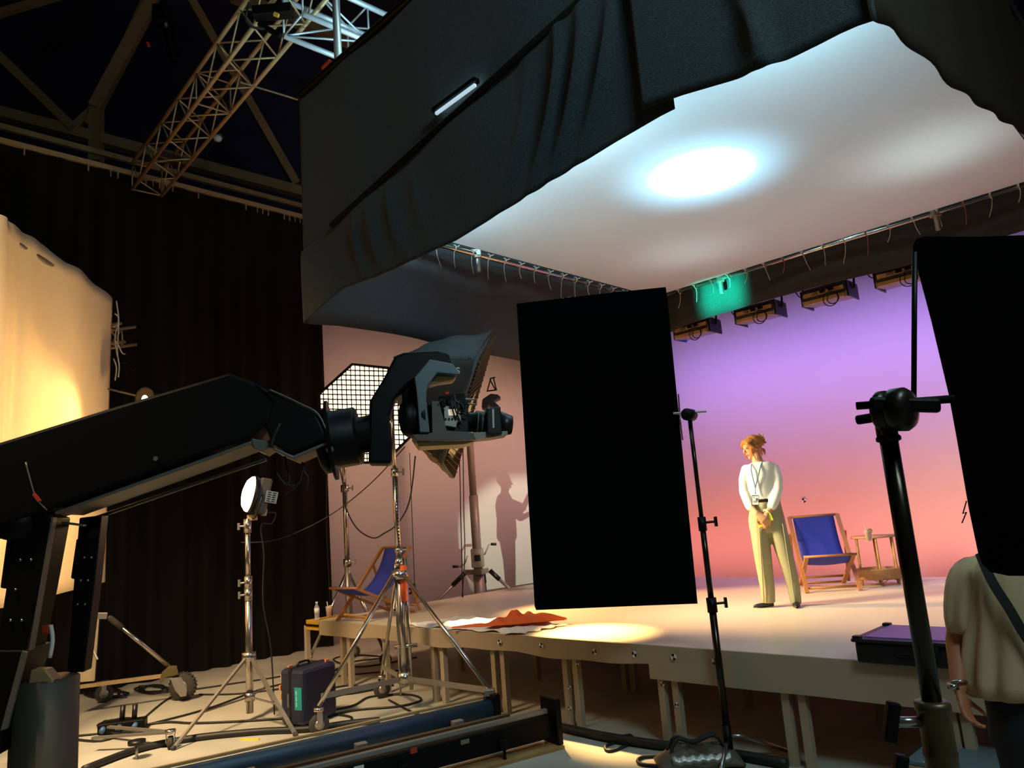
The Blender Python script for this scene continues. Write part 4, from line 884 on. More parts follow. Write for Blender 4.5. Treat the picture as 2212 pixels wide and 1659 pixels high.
# wrist
CP = Vector((K(745, 945).x, K(745, 945).y, K(745, 945).z)) + kn * .02
ax = (kx * .93 + kn * -.1 + ZU * .1).normalized()
b = MB(); b.lathe(CP - ax * .16, [(.19, 0), (.21, .01), (.21, .05), (.19, .06), (.19, .24), (.18, .25), (.12, .26), (.12, .34)], 30, ax); wr_ = b.build('wrist_drum', RIG, cr, True)
b = MB(); b.prism([CP - ax * .10 + (kn * math.cos(a) * .265 + ax.cross(kn).normalized() * math.sin(a) * .26) for a in (2 * PI * i / 32 for i in range(32))], ax * .02); b.build('flange', RIG, wr_)
for a in (.35, 1.0, 3.5, 4.1, 5.6):
    q = CP - ax * .11 + (kn * math.cos(a) + ax.cross(kn).normalized() * math.sin(a)) * .24
    b = MB(); b.cyl(q, q + ax * .04, .016, n=12); b.build('flange_hole', RIGG, wr_)
cbk = plate('c_bracket', ((797, 1004), (799, 872), (830, 822), (852, 778), (872, 768), (945, 764), (968, 770), (976, 802), (972, 812), (925, 808), (882, 836), (852, 868), (842, 905), (848, 960), (846, 1004)), -.1, .22, RIG, cr, .025)
GB = mat('grey_blue_bracket', '#5c666a', .5, .3, var=.12)
gb = plate('inner_bracket', ((894, 828), (926, 790), (974, 799), (986, 816), (982, 822), (942, 818), (921, 846), (919, 872), (926, 942), (905, 942), (899, 862)), -.2, .16, GB, cr, .006)
plate('lit_underplate', ((926, 838), (942, 818), (984, 820), (976, 828), (946, 832)), -.12, .14, mat('lit_plate_cream', '#c8b584', .5), gb)  # yellowish light reflected underneath, set as the plate's colour
ha = (kx * .96 - kn * .25).normalized(); hb2 = K(868, 908, -.05)
b = MB(); b.lathe(hb2, [(.02, 0), (.10, .005), (.12, .03), (.12, .1), (.105, .105), (.105, .14), (.115, .145), (.115, .18), (.08, .19)], 28, ha); b.build('roll_motor', RIG, cr, True)
b = MB(); b.box(K(890, 850, .02), (.12, .14, .2)); b.build('motor_housing', RIG, cr, bevel=.015)
ty = plate('camera_tray', ((930, 876), (945, 876), (962, 938), (1014, 941), (1024, 956), (975, 958), (898, 958), (890, 946), (931, 942)), -.18, .34, mat('grey_tray', '#57514a', .5, .2), cr, .004)
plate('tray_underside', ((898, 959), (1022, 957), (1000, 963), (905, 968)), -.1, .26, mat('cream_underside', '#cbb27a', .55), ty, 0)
plate('slide_plate', ((1020, 938), (1092, 935), (1092, 942), (1060, 948), (1022, 952)), -.1, .2, mat('grey_slide', '#8d8270', .5), ty, 0)

# cinema camera
cm = thing('cinema_camera', 'cinema camera with long lens and matte box on the crane head', 'camera', K(985, 940))
plate('body', ((945, 868), (1008, 868), (1010, 945), (962, 945), (950, 905)), -.12, .24, PLAST, cm, .01)
sp_ = plate('side_panel', ((955, 884), (990, 882), (993, 918), (985, 918), (982, 930), (958, 926)), -.15, .03, ALU, cm, .004)
plate('screen', ((965, 892), (983, 891), (984, 904), (966, 905)), -.155, .006, emit('warm_screen', (.9, .7, .42), .5), sp_, 0)
for x in (960, 967, 974, 981): 
    b = MB(); b.cyl(K(x, 912, -.152), K(x, 912, -.158), .007, n=8); b.build('button', PLAST, sp_)
plate('top_handle', ((950, 866), (950, 858), (1010, 856), (1012, 866), (1005, 866), (1003, 861), (956, 862), (955, 866)), -.05, .06, PLAST, cm, .004)
random.seed(5)
for k in range(16):
    x = random.uniform(948, 1006); y = random.uniform(858, 892); b = MB(); b.box(K(x, y, random.uniform(-.15, -.06)), (.03 + .04 * random.random(), .04, .02 + .03 * random.random())); b.build('accessory_block', random.choice((PLAST, PLAST, RIG, RIGG)), cm, bevel=.003)
for k in range(8):
    x = random.uniform(946, 990); y = random.uniform(860, 885); b = MB(); b.tube([K(x, y, -.15), K(x + random.uniform(-12, 12), y + 14, -.18), K(x + random.uniform(-8, 20), y + random.uniform(20, 50), -.15)], .005, 6, 4); b.build('cable', CABLE, cm, True)
b = MB(); b.cyl(K(962, 858, -.1), K(965, 852, -.1), .014, n=8); b.build('red_button', RED, cm)
for y in (862, 872): b = MB(); b.cyl(K(948, y, -.08), K(1028, y + 6, -.08), .006, n=8); b.build('support_rod', ALU, cm, True)
la_ = (K(1085, 918) - K(1008, 912)).normalized()
b = MB(); b.lathe(K(1008, 911), [(.06, 0), (.066, .01), (.066, .05), (.078, .055), (.078, .16), (.07, .165), (.07, .24)], 26, la_); ln = b.build('lens', PLAST, cm, True)
for q in (.07, .1, .13): b = MB(); b.torus(K(1008, 911) + la_ * q, .079, .004, la_, 26, 6); b.build('focus_ring', RIGG, ln, True)
plate('matte_box', ((1046, 888), (1076, 884), (1080, 942), (1048, 944)), -.13, .26, PLAST, cm, .008)
plate('filter_tray', ((1058, 890), (1062, 890), (1063, 930), (1059, 930)), -.135, .02, ALU, cm, 0)
b = MB(); b.lathe(K(1078, 916), [(.05, 0), (.085, .01), (.062, .085), (.056, .088), (.05, .05)], 24, la_); b.build('front_lens', PLAST, cm, True)
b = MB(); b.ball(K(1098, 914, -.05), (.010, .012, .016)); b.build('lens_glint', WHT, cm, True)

# ================================================================ CRANK STAND WITH SOFTBOX
sb = Vector((-1.27, 7.72, 0)); SF = facing(sb); sn = SF.n; sx_ = Vector((sn.y, -sn.x, 0))
def B(x, y, o=0): return SF(x, y) + sn * o
ks = thing('wheeled_crank_stand', 'tall chrome crank stand on three wheels in front of the stage', 'light stand', sb)
def pole(t, base, z0, z1, r, m=CHR, nm='pole'): b = MB(); b.cyl(base + ZU * z0, base + ZU * z1, r, n=16); return b.build(nm, m, t, True)
zz = [B(x, y).z for x, y in ((868, 1480), (862, 1215), (857, 1020), (853, 870))]
pole(ks, sb, zz[0], zz[1], .034); pole(ks, sb, zz[1], zz[2], .028); pole(ks, sb, zz[2], zz[3], .021)
pole(ks, sb + sx_ * .062, zz[0] - .05, zz[1] + .05, .019)
pole(ks, sb - sx_ * .045, zz[0] - .1, zz[1], .010)
b = MB(); b.cyl(sb + sx_ * .0 + ZU * (zz[1] - .03) + sx_ * .035 - sn * .02, sb + ZU * (zz[1] - .38) + sx_ * .035 - sn * .02, .036, n=14); b.build('orange_grip_sleeve', mat('orange_tape_sleeve', '#d8541e', .6), ks, True)
for k in range(24):
    z = zz[2] - .03 - k * (zz[2] - zz[1] - .1) / 24; b = MB(); b.box(sb + ZU * z - sn * .029 + sx_ * .010, (.014, .010, .014)); b.build('rack_tooth', PLAST, ks)
for z, r, h in ((zz[1], .046, .09), (zz[2], .038, .08), (zz[3], .034, .05), (zz[1] + .12, .04, .05)):
    b = MB(); b.cyl(sb + ZU * (z - h / 2), sb + ZU * (z + h / 2), r, n=16); cl = b.build('collar', CHR, ks, True)
    b = MB(); cstand_knob(b, sb + ZU * z + sx_ * r, sx_, .05); b.build('knob', ALU, cl)
b = MB(); b.cyl(sb + ZU * (zz[0] + .36) - sx_ * .08, sb + ZU * (zz[0] + .36) + sx_ * .14, .02, n=10); b.build('handle_ring', CHR, ks, True)
wl = [onz(690, 1588), onz(1058, 1503, .275), onz(826, 1508)]
hubt = sb + ZU * (zz[1] - .12)
def caster(t, p, R=.09, nm='caster_wheel', ax=None):
    ax = (ax or sx_ * .35 - sn * .9).normalized(); c = p + ZU * R
    b = MB(); b.lathe(c - ax * .022, [(R * .5, 0), (R * .92, .002), (R, .012), (R, .032), (R * .92, .042), (R * .5, .044)], 24, ax); w_ = b.build(nm, RUB, t, True)
    b = MB(); b.cyl(c - ax * .026, c + ax * .026, R * .48, n=18); b.build('hub', ALU, w_, True)
    b = MB()
    for s in (-1, 1): b.bar(c + ax * .034 * s, p + ZU * (2 * R + .03) + ax * .034 * s, .05, .006, ax)
    b.build('fork', ALU, w_)
    b = MB(); b.cyl(p + ZU * (2 * R + .02), p + ZU * (2 * R + .05), .045, n=12); b.build('swivel', CHR, w_, True)
for p in wl:
    d = (p - sb); d.z = 0; up_ = p.z > .1
    if not up_: caster(ks, p)
    top = hubt + d.normalized() * .07; foot = p + ZU * (.05 if up_ else .24)
    if up_:
        b = MB(); b.box(p + ZU * .03, (.09, .09, .06)); b.build('foot_clamp', ALU, ks, bevel=.008)
    b = MB(); b.cyl(top, foot, .019, n=12); b.build('leg', CHR, ks, True)
    b = MB(); b.bar(sb + ZU * .30 + d.normalized() * .05, Vector((p.x, p.y, .32)) - d.normalized() * .03, .012, .05); b.build('leg_brace', ALU, ks)
b = MB(); b.cyl(hubt - ZU * .04, hubt + ZU * .04, .09, n=6); b.build('leg_hub', CHR, ks, True)
b = MB(); b.cyl(sb + ZU * .26, sb + ZU * .36, .07, n=12); b.build('brace_hub', CHR, ks, True)
b = MB(); b.box(sb + ZU * (zz[3] + .02), (.07, .07, .12)); b.build('orange_clamp', mat('orange_clamp', '#d9962f', .4, .5), ks, bevel=.01)
# softbox
sbx = thing('softbox', 'large dark softbox with brown honeycomb grid facing right', 'softbox', B(960, 1030))
# rim corners of the open front (facing right) and back corners
F4 = [B(1068, 716, -.05), B(1064, 742, .55), B(962, 1030, .30), B(930, 1000, -.25)]
Ftl, Fbl = B(1062, 716, .35), B(962, 1030, .10); Ftr, Fbr = B(1012, 815, -.45), B(888, 985, -.3)
top_b, mid_b = B(850, 782, .1), B(880, 900, .15)
back = [B(850, 778, -.15), B(882, 812, -.75), B(872, 950, -.65), B(880, 930, -.1)]
front = [B(1066, 716, -.05), B(1012, 812, -.85), B(938, 1020, -.7), B(976, 1032, -.05)]
front[2] = B(945, 1012, -.72)
def skin4(nm, a, bb, c, d, bulge, m, parent, n=14):
    nrm = (bb - a).cross(d - a).normalized(); b = MB()
    b.grid(n, n, lambda s, t: a.lerp(bb, s).lerp(d.lerp(c, s), t) + bulge * math.sin(PI * s) * math.sin(PI * t * .9) + nrm * .008 * math.sin(t * 20 + s * 4)); return b.build(nm, m, parent, True, thick=.006)
skin4('top_panel', back[0], back[1], front[1], front[0], ZU * .12, SOFT, sbx)
skin4('side_panel', back[1], back[2], front[2], front[1], -sn * .06, mat('softbox_side_fabric', '#3a2f24', .75, var=.2, bump=.2), sbx)
skin4('bottom_panel', back[2], back[3], front[3], front[2], -ZU * .05, mat('softbox_bottom_fabric', '#6b5d40', .75, var=.2, bump=.2), sbx)
skin4('back_panel', back[0], back[1], back[2], back[3], -sx_ * .05, SOFT, sbx)
skin4('diffuser', *[f - sx_ * .03 for f in front], Vector((0, 0, 0)), mat('brown_diffuser', '#8a6533', .8), sbx)
b = MB(); b.tube([front[0], front[1], front[2], front[3]], .022, 8, closed=True); b.build('rim', SOFT, sbx, True)
fn = (front[1] - front[0]).cross(front[3] - front[0]).normalized(); fn = fn if fn.dot(sx_) > 0 else -fn
for k in range(1, 12):
    t = k / 12; a, c = front[0].lerp(front[1], t), front[3].lerp(front[2], t); b = MB(); b.bar(a + fn * .015, c + fn * .015, .006, .05, fn); b.build('grid_strip', HONEY, sbx)
for k in range(1, 26):
    t = k / 26; a, c = front[0].lerp(front[3], t), front[1].lerp(front[2], t); b = MB(); b.bar(a + fn * .015, c + fn * .015, .006, .05, fn); b.build('grid_strip', HONEY, sbx)
# lettering on the side panel, upside down as it hangs
def text(nm, s, size, origin, xdir, ydir, m, parent):
    cu = bpy.data.curves.new(nm, 'FONT'); cu.body = s; cu.size = size; cu.extrude = .002; cu.offset = size * .015
    o = bpy.data.objects.new('tmp_' + nm, cu); COL.objects.link(o); bpy.context.view_layer.update()
    me = bpy.data.meshes.new_from_object(o.evaluated_get(bpy.context.evaluated_depsgraph_get())); COL.objects.unlink(o); bpy.data.objects.remove(o)
    xd = Vector(xdir).normalized(); yd = Vector(ydir); yd = (yd - xd * yd.dot(xd)).normalized(); M4 = Matrix((xd, yd, xd.cross(yd))).transposed().to_4x4(); M4.translation = Vector(origin) - Vector(parent.get('_o'))
    me.transform(M4); me.name = nm; me.materials.append(m); q = bpy.data.objects.new(nm, me); COL.objects.link(q); q.parent = parent; return q
text('lettering', 'SNAPBAG', .085, B(977, 836, -1.0), B(930, 838, -1.0) - B(977, 836, -1.0), -ZU, WHT, sbx)

# ================================================================ GLOWING GRID PANEL ON REAR STAND
gb_ = plane(S(0, -8.95, 0), VV); GP = facing(at(780, 900, 10.7)); gn = GP.n; gx = Vector((gn.y, -gn.x, 0))
def G(x, y, o=0): return GP(x, y) + gn * o
gp = thing('egg_crate_softlight', 'glowing warm led panel softbox with black egg crate grid', 'soft light', G(770, 1000))
HX = [(690, 852), (761, 788), (838, 796), (880, 835), (905, 900), (885, 945), (830, 1000), (745, 999), (692, 950)]
b = MB(); b.prism([G(x, y) for x, y in HX], gn * .01); b.build('diffuser', PANEL, gp)
b = MB(); b.loft([[G(x, y, .015) for x, y in HX], [G(800 + (x - 800) * .6, 895 + (y - 895) * .6, .35) for x, y in HX]]); b.build('housing', PLAST, gp)
b = MB(); b.tube([G(x, y, -.03) for x, y in HX], .022, 8, closed=True); b.build('rim', PLAST, gp)
def clip_hex(p, d):
    lo, hi = -1e9, 1e9; n = len(HX)
    for i in range(n):
        ax_, ay_ = HX[i]; bx_, by_ = HX[(i + 1) % n]; nx_, ny_ = -(by_ - ay_), (bx_ - ax_); den = d[0] * nx_ + d[1] * ny_; num = (ax_ - p[0]) * nx_ + (ay_ - p[1]) * ny_
        if abs(den) < 1e-6: continue
        t = num / den
        if den > 0: lo = max(lo, t)
        else: hi = min(hi, t)
    return lo, hi
for k in range(21):
    for p, d in (((697 + k * 10.0, 790), (.03, 1)), ((690, 800 + k * 10.5), (1, .02))):
        lo, hi = clip_hex(p, d)
        if hi - lo > 8:
            b = MB(); b.bar(G(p[0] + d[0] * lo, p[1] + d[1] * lo, -.03), G(p[0] + d[0] * hi, p[1] + d[1] * hi, -.03), .015, .05, gn); b.build('grid_strip', PLAST, gp)
rs_b = onz(757, 1405); rs_b = G(757, 1400); rs_b.z = 0
r2 = thing('rear_light_stand', 'chrome light stand behind left stage corner carrying the glowing panel', 'light stand', rs_b)
RS = facing(rs_b)
zz2 = [RS(x, y).z for x, y in ((752, 1215), (748, 1055), (746, 990))]
pole(r2, rs_b, .3, zz2[0], .045, ALU); pole(r2, rs_b, zz2[0], zz2[1], .034); pole(r2, rs_b, zz2[1], zz2[2] + .05, .026)
for z in zz2[:2]:
    b = MB(); b.cyl(rs_b + ZU * (z - .05), rs_b + ZU * (z + .05), .055, n=14); cl = b.build('collar', CHR, r2, True)
    b = MB(); cstand_knob(b, rs_b + ZU * z + gx * .05, gx - gn * .3, .06); b.build('knob', ALU, cl)
for a in (3.6, 5.6, 1.5):
    d = gx * math.cos(a) - gn * math.sin(a) * -1; b = MB(); b.cyl(rs_b + ZU * (zz2[0] - .1), rs_b + d * .55 + ZU * .22, .022, n=10); b.build('leg', CHR, r2, True)
    caster(r2, rs_b + d * .58, .08, ax=gn)

# ================================================================ LED FRESNEL ON TRIPOD (left)
lb = onz(540, 1556); LF = facing(lb); l_n = LF.n; lx = Vector((l_n.y, -l_n.x, 0))
def L_(x, y, o=0): return LF(x, y) + l_n * o
ls = thing('tripod_light_stand', 'chrome tripod light stand carrying the small warm lamp', 'light stand', lb)
zl = [L_(x, y).z for x, y in ((540, 1540), (541, 1415), (539, 1262), (538, 1140))]
pole(ls, lb, zl[0], zl[2], .035); pole(ls, lb, zl[2], zl[3], .026)
for z, h in ((zl[2] + .02, .12), (zl[2] - .10, .12), (zl[3] + .02, .14)):
    b = MB(); b.cyl(lb + ZU * (z - h / 2), lb + ZU * (z + h / 2), .04, n=16); cl = b.build('collar', CHR, ls, True)
    b = MB(); cstand_knob(b, lb + ZU * z - lx * .035, -lx, .05); b.build('knob', ALU, cl)
b = MB(); b.cyl(lb + ZU * (zl[1] - .05), lb + ZU * (zl[1] + .03), .075, n=6); b.build('leg_hub', CHR, ls, True)
b = MB(); b.cyl(lb + ZU * .18, lb + ZU * .26, .05, n=10); b.build('brace_hub', CHR, ls, True)
for ftp in (onz(372, 1622), onz(640, 1592), lb + l_n * .6 + lx * .25):
    ftp = Vector((ftp.x, ftp.y, .01)); tp_ = lb + ZU * (zl[1] - .03) + (ftp - lb).normalized() * .06
    b = MB(); b.bar(tp_, ftp, .03, .022); lg = b.build('leg', ALU, ls)
    b = MB(); b.bar(lb + ZU * .22, tp_.lerp(ftp, .62), .02, .012); b.build('leg_brace', ALU, ls)
    b = MB(); b.bar(ftp, ftp.lerp(tp_, .03), .036, .03); b.build('rubber_foot', RUB, lg)
lp = thing('led_lamp', 'small led lamp with brightly glowing warm face pointing left', 'lamp', L_(545, 1120))
fa_ = (-lx * .95 - l_n * .20 + ZU * .22).normalized()
lc = L_(556, 1070); sdv = fa_.cross(ZU).normalized(); upv = sdv.cross(fa_)
LM = Matrix((fa_, sdv, upv)).transposed()
b = MB(); b.box(lc - fa_ * .04, (.12, .24, .36), LM); b.build('housing', mat('grey_lamp_housing', '#4e463c', .5, .2), lp, bevel=.02)
b = MB(); b.lathe(lc + fa_ * .02, [(.17, 0), (.19, .02), (.20, .05), (.19, .055), (.16, .02)], 28, fa_); b.build('reflector', PLAST, lp, True)
b = MB(); b.lathe(lc + fa_ * .06, [(.186, 0), (.18, .03), (.14, .065), (.07, .085), (.001, .09)], 28, fa_); b.build('glowing_face', WARM, lp, True)
b = MB(); b.box(L_(573, 1073, -.13) - fa_ * .06, (.12, .01, .12), LM); vt = b.build('vent_panel', ALU, lp)
for k in range(5):
    for j in range(2): b = MB(); b.box(L_(573, 1073, -.137) - fa_ * (.06 - .05 * (j - .5)) + upv * (.045 - .022 * k), (.035, .008, .008), LM); b.build('vent_slot', PLAST, vt)
b = MB(); b.tube([lc + sdv * .15 - fa_ * .02, lc + sdv * .15 - upv * .2, lc - upv * .24, lc - sdv * .15 - upv * .2, lc - sdv * .15 - fa_ * .02], .014, 8, 3); b.build('yoke', PLAST, lp, True)
b = MB(); b.box(L_(545, 1118), (.09, .07, .06)); b.build('mount', TRUSS, lp, bevel=.008)
b = MB(); b.box(lc - fa_ * .1 - upv * .16, (.05, .08, .07), LM); b.build('connector', ALU, lp, bevel=.006)
b = MB(); b.tube([lc - fa_ * .12 - upv * .16, lc - fa_ * .22 - upv * .15, lc - fa_ * .2 - upv * .26, lc - fa_ * .1 - upv * .3, L_(570, 1200), L_(568, 1300), L_(585, 1400), Vector((L_(592, 1500).x, L_(592, 1500).y, .02))], .008, 6, 6); b.build('power_cable', CABLE, lp, True)
spot('led_lamp_beam', lc + fa_ * .18, lc + fa_ * 3, 250, (1, .62, .26), 150, .6, .12)

# ================================================================ SUITCASE
sc_ = onz(655, 1572); SM = Matrix.Rotation(math.radians(-28), 3, 'Z')
su = thing('suitcase', 'navy blue hard suitcase with teal sticker standing on the floor', 'suitcase', sc_)
b = MB(); b.box(sc_ + Vector((0, .22, .27)), (.30, .46, .5), SM); sh_ = b.build('shell', NAVY, su, bevel=.04)
def sp3(x, y, z): return sc_ + Vector((0, .22, .27)) + SM @ Vector((x, y, z))
b = MB(); b.box(sp3(-.02, 0, 0), (.05, .472, .512), SM); b.build('black_band', PLAST, su, bevel=.02)
b = MB(); b.box(sp3(.085, -.231, -.01), (.09, .004, .2), SM); stk = b.build('teal_sticker', TEAL, su)
for z in (.05, -.0, -.05): b = MB(); b.box(sp3(.085 - .02, -.2335, z - .01), (.014, .002, .04), SM); b.build('sticker_print', mat('pale_teal_ink', '#8fd0c8', .5), stk)
b = MB(); b.box(sp3(-.035, -.238, -.03), (.02, .004, .12), SM); b.build('latch', RIGG, su)
b = MB(); b.tube([sp3(-.02, -.12, .25), sp3(-.02, -.11, .285), sp3(-.02, .02, .285), sp3(-.02, .03, .25)], .012, 8, 3); b.build('handle', PLAST, su, True)
for x, y, z in ((-.145, -.19, .17), (-.147, -.21, .08), (-.14, -.1, .235), (.1, .15, .25), (-.147, -.2, .0)):
    b = MB(); b.box(sp3(x, y, z), (.02, .05, .05), SM); b.build('orange_corner_sticker', mat('orange_sticker', '#d98a4a', .5), su, bevel=.004)

# ================================================================ MUSLIN FRAME AT LEFT
mb0 = at(228, 1262, 8.9); mplane = plane(mb0, Vector((-.99, -.13, 0)).normalized()); mnn = mplane.n
def MU(x, y, o=0): return mplane(x, y) + mnn * o
mtop = [(-140, 395), (-60, 440), (0, 470), (30, 485), (110, 532), (140, 568), (165, 582), (200, 615), (245, 645)]
mu = thing('muslin_screen', 'large unbleached muslin screen glowing orange at the left edge', 'fabric screen', Vector((MU(225, 1262).x, MU(225, 1262).y, 0)))
def mus(s, t):
    x = -140 + 385 * s; yt = lerp_tab(mtop, x); yb = lerp_tab([(-140, 1348), (0, 1318), (225, 1262), (260, 1254)], x) ; xe = x - (18 * t if s > .9 else 18 * t * s / .9)
    return MU(xe, yt + (yb - yt) * t) + mnn * (.05 * math.sin(s * 13) * g(t, .2, .5) + .035 * g(s, .52 - .12 * t, .03) + .03 * g(s, .40, .025) + .02 * math.sin(s * 31) * (1 - t))
b = MB(); b.grid(70, 26, mus); ms = b.build('muslin', MUS, mu, True, thick=.005)
for pts in ([(246, 650), (251, 690), (250, 720), (248, 760), (252, 790), (250, 815)], [(243, 678), (250, 685), (248, 702), (240, 706)], [(243, 735), (250, 745), (258, 762), (265, 765)], [(240, 775), (246, 795), (243, 822)], [(250, 700), (243, 730), (248, 770)]):
    b = MB(); b.tube([MU(x, y, -.03) for x, y in pts], .009, 6, 5); b.build('tie_cord', ROPE, mu, True)
b = MB(); b.cyl(MU(243, 650, .06), MU(222, 1262, .06) * 1, .03, n=12); b.build('upright', ALU, mu, True)
b = MB(); b.cyl(MU(243, 650, .06), MU(-140, 405, .06), .03, n=12); b.build('top_pipe', ALU, mu, True)
# stub of box truss bolted behind the screen
ts = thing('truss_stub', 'short open end of box truss behind the muslin screen', 'truss', MU(270, 760, .3))
c4 = [(258, 702), (288, 710), (266, 742), (290, 748)]
for i, (x, y) in enumerate(c4):
    b = MB(); b.cyl(MU(x - 26, y + 6, .35), MU(x + 12, y - 4, .05), .022, n=10); b.build('chord', TRUSS, ts, True)
for i, j in ((0, 1), (2, 3), (0, 2), (1, 3), (0, 3), (1, 2)):
    b = MB(); b.cyl(MU(*c4[i], .15), MU(*c4[j], .15), .012, n=8); b.build('brace', TRUSS, ts, True)
b = MB(); b.tube([MU(255, 790, .1), MU(270, 782, .1), MU(290, 785, .1), MU(304, 800, .1)], .008, 6, 4); b.build('cable', CABLE, ts, True)
# spot lamp shining on the muslin
sl = at(312, 862, 8.6); st_ = MU(90, 930); sd = (st_ - sl).normalized()
spl = thing('round_spotlight', 'small round spotlight glowing beside the muslin screen above the crane arm', 'spotlight', sl)
sdl = (Vector((-.30, -.92, -.1))).normalized()
b = MB(); b.lathe(sl - sdl * .22, [(.07, 0), (.12, .03), (.12, .18), (.14, .19), (.14, .22), (.12, .215)], 22, sdl); b.build('barrel', PLAST, spl, True)
b = MB(); b.lathe(sl - sdl * .02, [(.12, 0), (.09, .012), (.001, .018)], 22, sdl); b.build('lens', WARMH, spl, True)
b = MB(); b.bar(sl - sdl * .1, MU(236, 838, .05), .02, .02); b.build('arm', RIGG, spl)
spot('muslin_spot', sl + sd * .12, st_, 60, (1, .60, .24), 120, .8, .08)
# wheeled foot of the frame
wb_ = onz(395, 1512); wt = thing('wheeled_outrigger', 'steel outrigger with big pneumatic wheel at the foot of the muslin screen', 'outrigger', wb_)
WF = facing(wb_); wfn = WF.n; wfx = Vector((wfn.y, -wfn.x, 0))
def O(x, y, o=0): return WF(x, y) + wfn * o
wc = wb_ + ZU * .15; wax = (wfn * .9 + wfx * .42).normalized()
b = MB(); b.lathe(wc - wax * .05, [(.06, 0), (.13, .004), (.15, .025), (.15, .075), (.13, .096), (.06, .1)], 28, wax); wh = b.build('tyre', RUB, wt, True)
for k in range(24):
    a = 2 * PI * k / 24; x_ = wax.orthogonal().normalized(); y_ = wax.cross(x_); q = wc + (x_ * math.cos(a) + y_ * math.sin(a)) * .15; b = MB(); b.box(q, (.014, .07, .014), Matrix((x_, wax, y_)).transposed()); b.build('tread', RUB, wh)
b = MB(); b.cyl(wc - wax * .06, wc + wax * .06, .07, n=20); b.build('rim', ALU, wh, True)
for fo in (-.16, .1):
    b = MB(); b.prism([O(x, y, fo) for x, y in ((368, 1460), (392, 1458), (404, 1485), (402, 1498), (390, 1500), (378, 1485))], wfn * .01); b.build('fork', ALU, wt)
b = MB(); b.prism([O(x, y, -.05) for x, y in ((344, 1470), (350, 1452), (366, 1438), (382, 1438), (386, 1456), (358, 1462), (350, 1474))], wfn * .08); b.build('gusset', mat('olive_plate', '#6b5a34', .5, .4), wt, bevel=.004)
b = MB(); b.cyl(O(234, 1332), O(366, 1440), .024, n=12); b.build('diagonal_tube', CHR, wt, True)
b = MB(); b.cyl(O(236, 1334), O(264, 1356), .032, n=12); b.build('dark_sleeve', RUB, wt, True)
b = MB(); b.bar(O(165, 1484), O(350, 1460), .05, .04); b.build('base_tube', TRUSS, wt)
b = MB(); b.bar(O(204, 1330), O(232, 1330), .06, .07); b.build('hinge_block', ALU, wt, bevel=.006)
b = MB(); b.bar(O(196, 1338), O(186, 1472), .17, .06, wfn); b.build('mast_channel', mat('pale_mast', '#c2ab88', .55, .2), wt, bevel=.006)
b = MB(); b.box(O(199, 1328, -.05), (.03, .02, .05)); b.build('red_mark', RED, wt)
b = MB(); b.tube([O(202, 1342, -.06), O(198, 1390, -.06), O(206, 1410, -.06), O(212, 1423, -.06)], .01, 6, 4); b.build('cord', WHT, wt, True)
caster(wt, O(215, 1470, .6) * 1 + Vector((0, 0, -O(215, 1470, .6).z)), .1, ax=wfn)
# ================================================================ TALL MAST STAND behind stage
mm0 = S(6.9, -9.25, 0); mm0 = facing(at(1037, 1290, 12.2))(1037, 1290); mm0.z = 0; MF = facing(mm0); mn_ = MF.n; mx_ = Vector((mn_.y, -mn_.x, 0))
def T_(x, y, o=0): return MF(x, y) + mn_ * o
mt_ = thing('crank_mast', 'tall grey mast with two crank handles behind left side of the stage', 'light stand', mm0)
GRY = mat('grey_mast_paint', '#8f8578', .5, .3, var=.1)
zm = [T_(x, y).z for x, y in ((1033, 1232), (1020, 1070), (1012, 940))]
pole(mt_, mm0, .1, zm[0] - .05, .09, GRY); pole(mt_, mm0, zm[0] - .1, zm[1], .075, GRY); pole(mt_, mm0, zm[1], zm[2] + 1.2, .06, GRY)
b = MB(); b.cyl(mm0 + ZU * (zm[0] - .06), mm0 + ZU * (zm[0] + .02), .23, n=3); b.build('leg_collar', ALU, mt_)
b = MB(); b.box(mm0 + ZU * (T_(1030, 1205).z), (.2, .2, .3)); b.build('winch_box', ALU, mt_, bevel=.01)
b = MB(); b.box(mm0 + ZU * (T_(1030, 1205).z) - mn_ * .105, (.1, .012, .1)); b.build('winch_label', PLAST, mt_)
for px in ([(1046, 1198), (1050, 1190), (1056, 1176), (1068, 1175)], [(1010, 1200), (1005, 1215), (997, 1223), (986, 1223)]):
    b = MB(); b.tube([T_(x, y, -.12) for x, y in px], .012, 8); cr_ = b.build('crank', ALU, mt_, True)
    b = MB(); b.cyl(T_(px[-1][0] - 8, px[-1][1], -.12), T_(px[-1][0] + 4, px[-1][1], -.12), .022, n=10); b.build('grip', PLAST, cr_, True)
for x0, y0, x1, y1, o in ((1004, 1238, 942, 1300, -.1), (1058, 1232, 1108, 1278, -.1), (1044, 1240, 1051, 1290, .5)):
    p0, p1 = T_(x0, y0, o * .3), T_(x1, y1, o); d = p1 - p0; p2 = p1 + d * ((.05 - p1.z) / d.z)
    b = MB(); b.cyl(p0, p2, .026, n=10); lg = b.build('leg', ALU, mt_, True)
    b = MB(); b.cyl(p0, p0.lerp(p1, .42), .038, n=10); b.build('black_sleeve', PLAST, lg, True)
    b = MB(); b.cyl(p2 - ZU * .05, p2 + ZU * .02, .06, n=12); b.build('foot', RUB, lg, True)
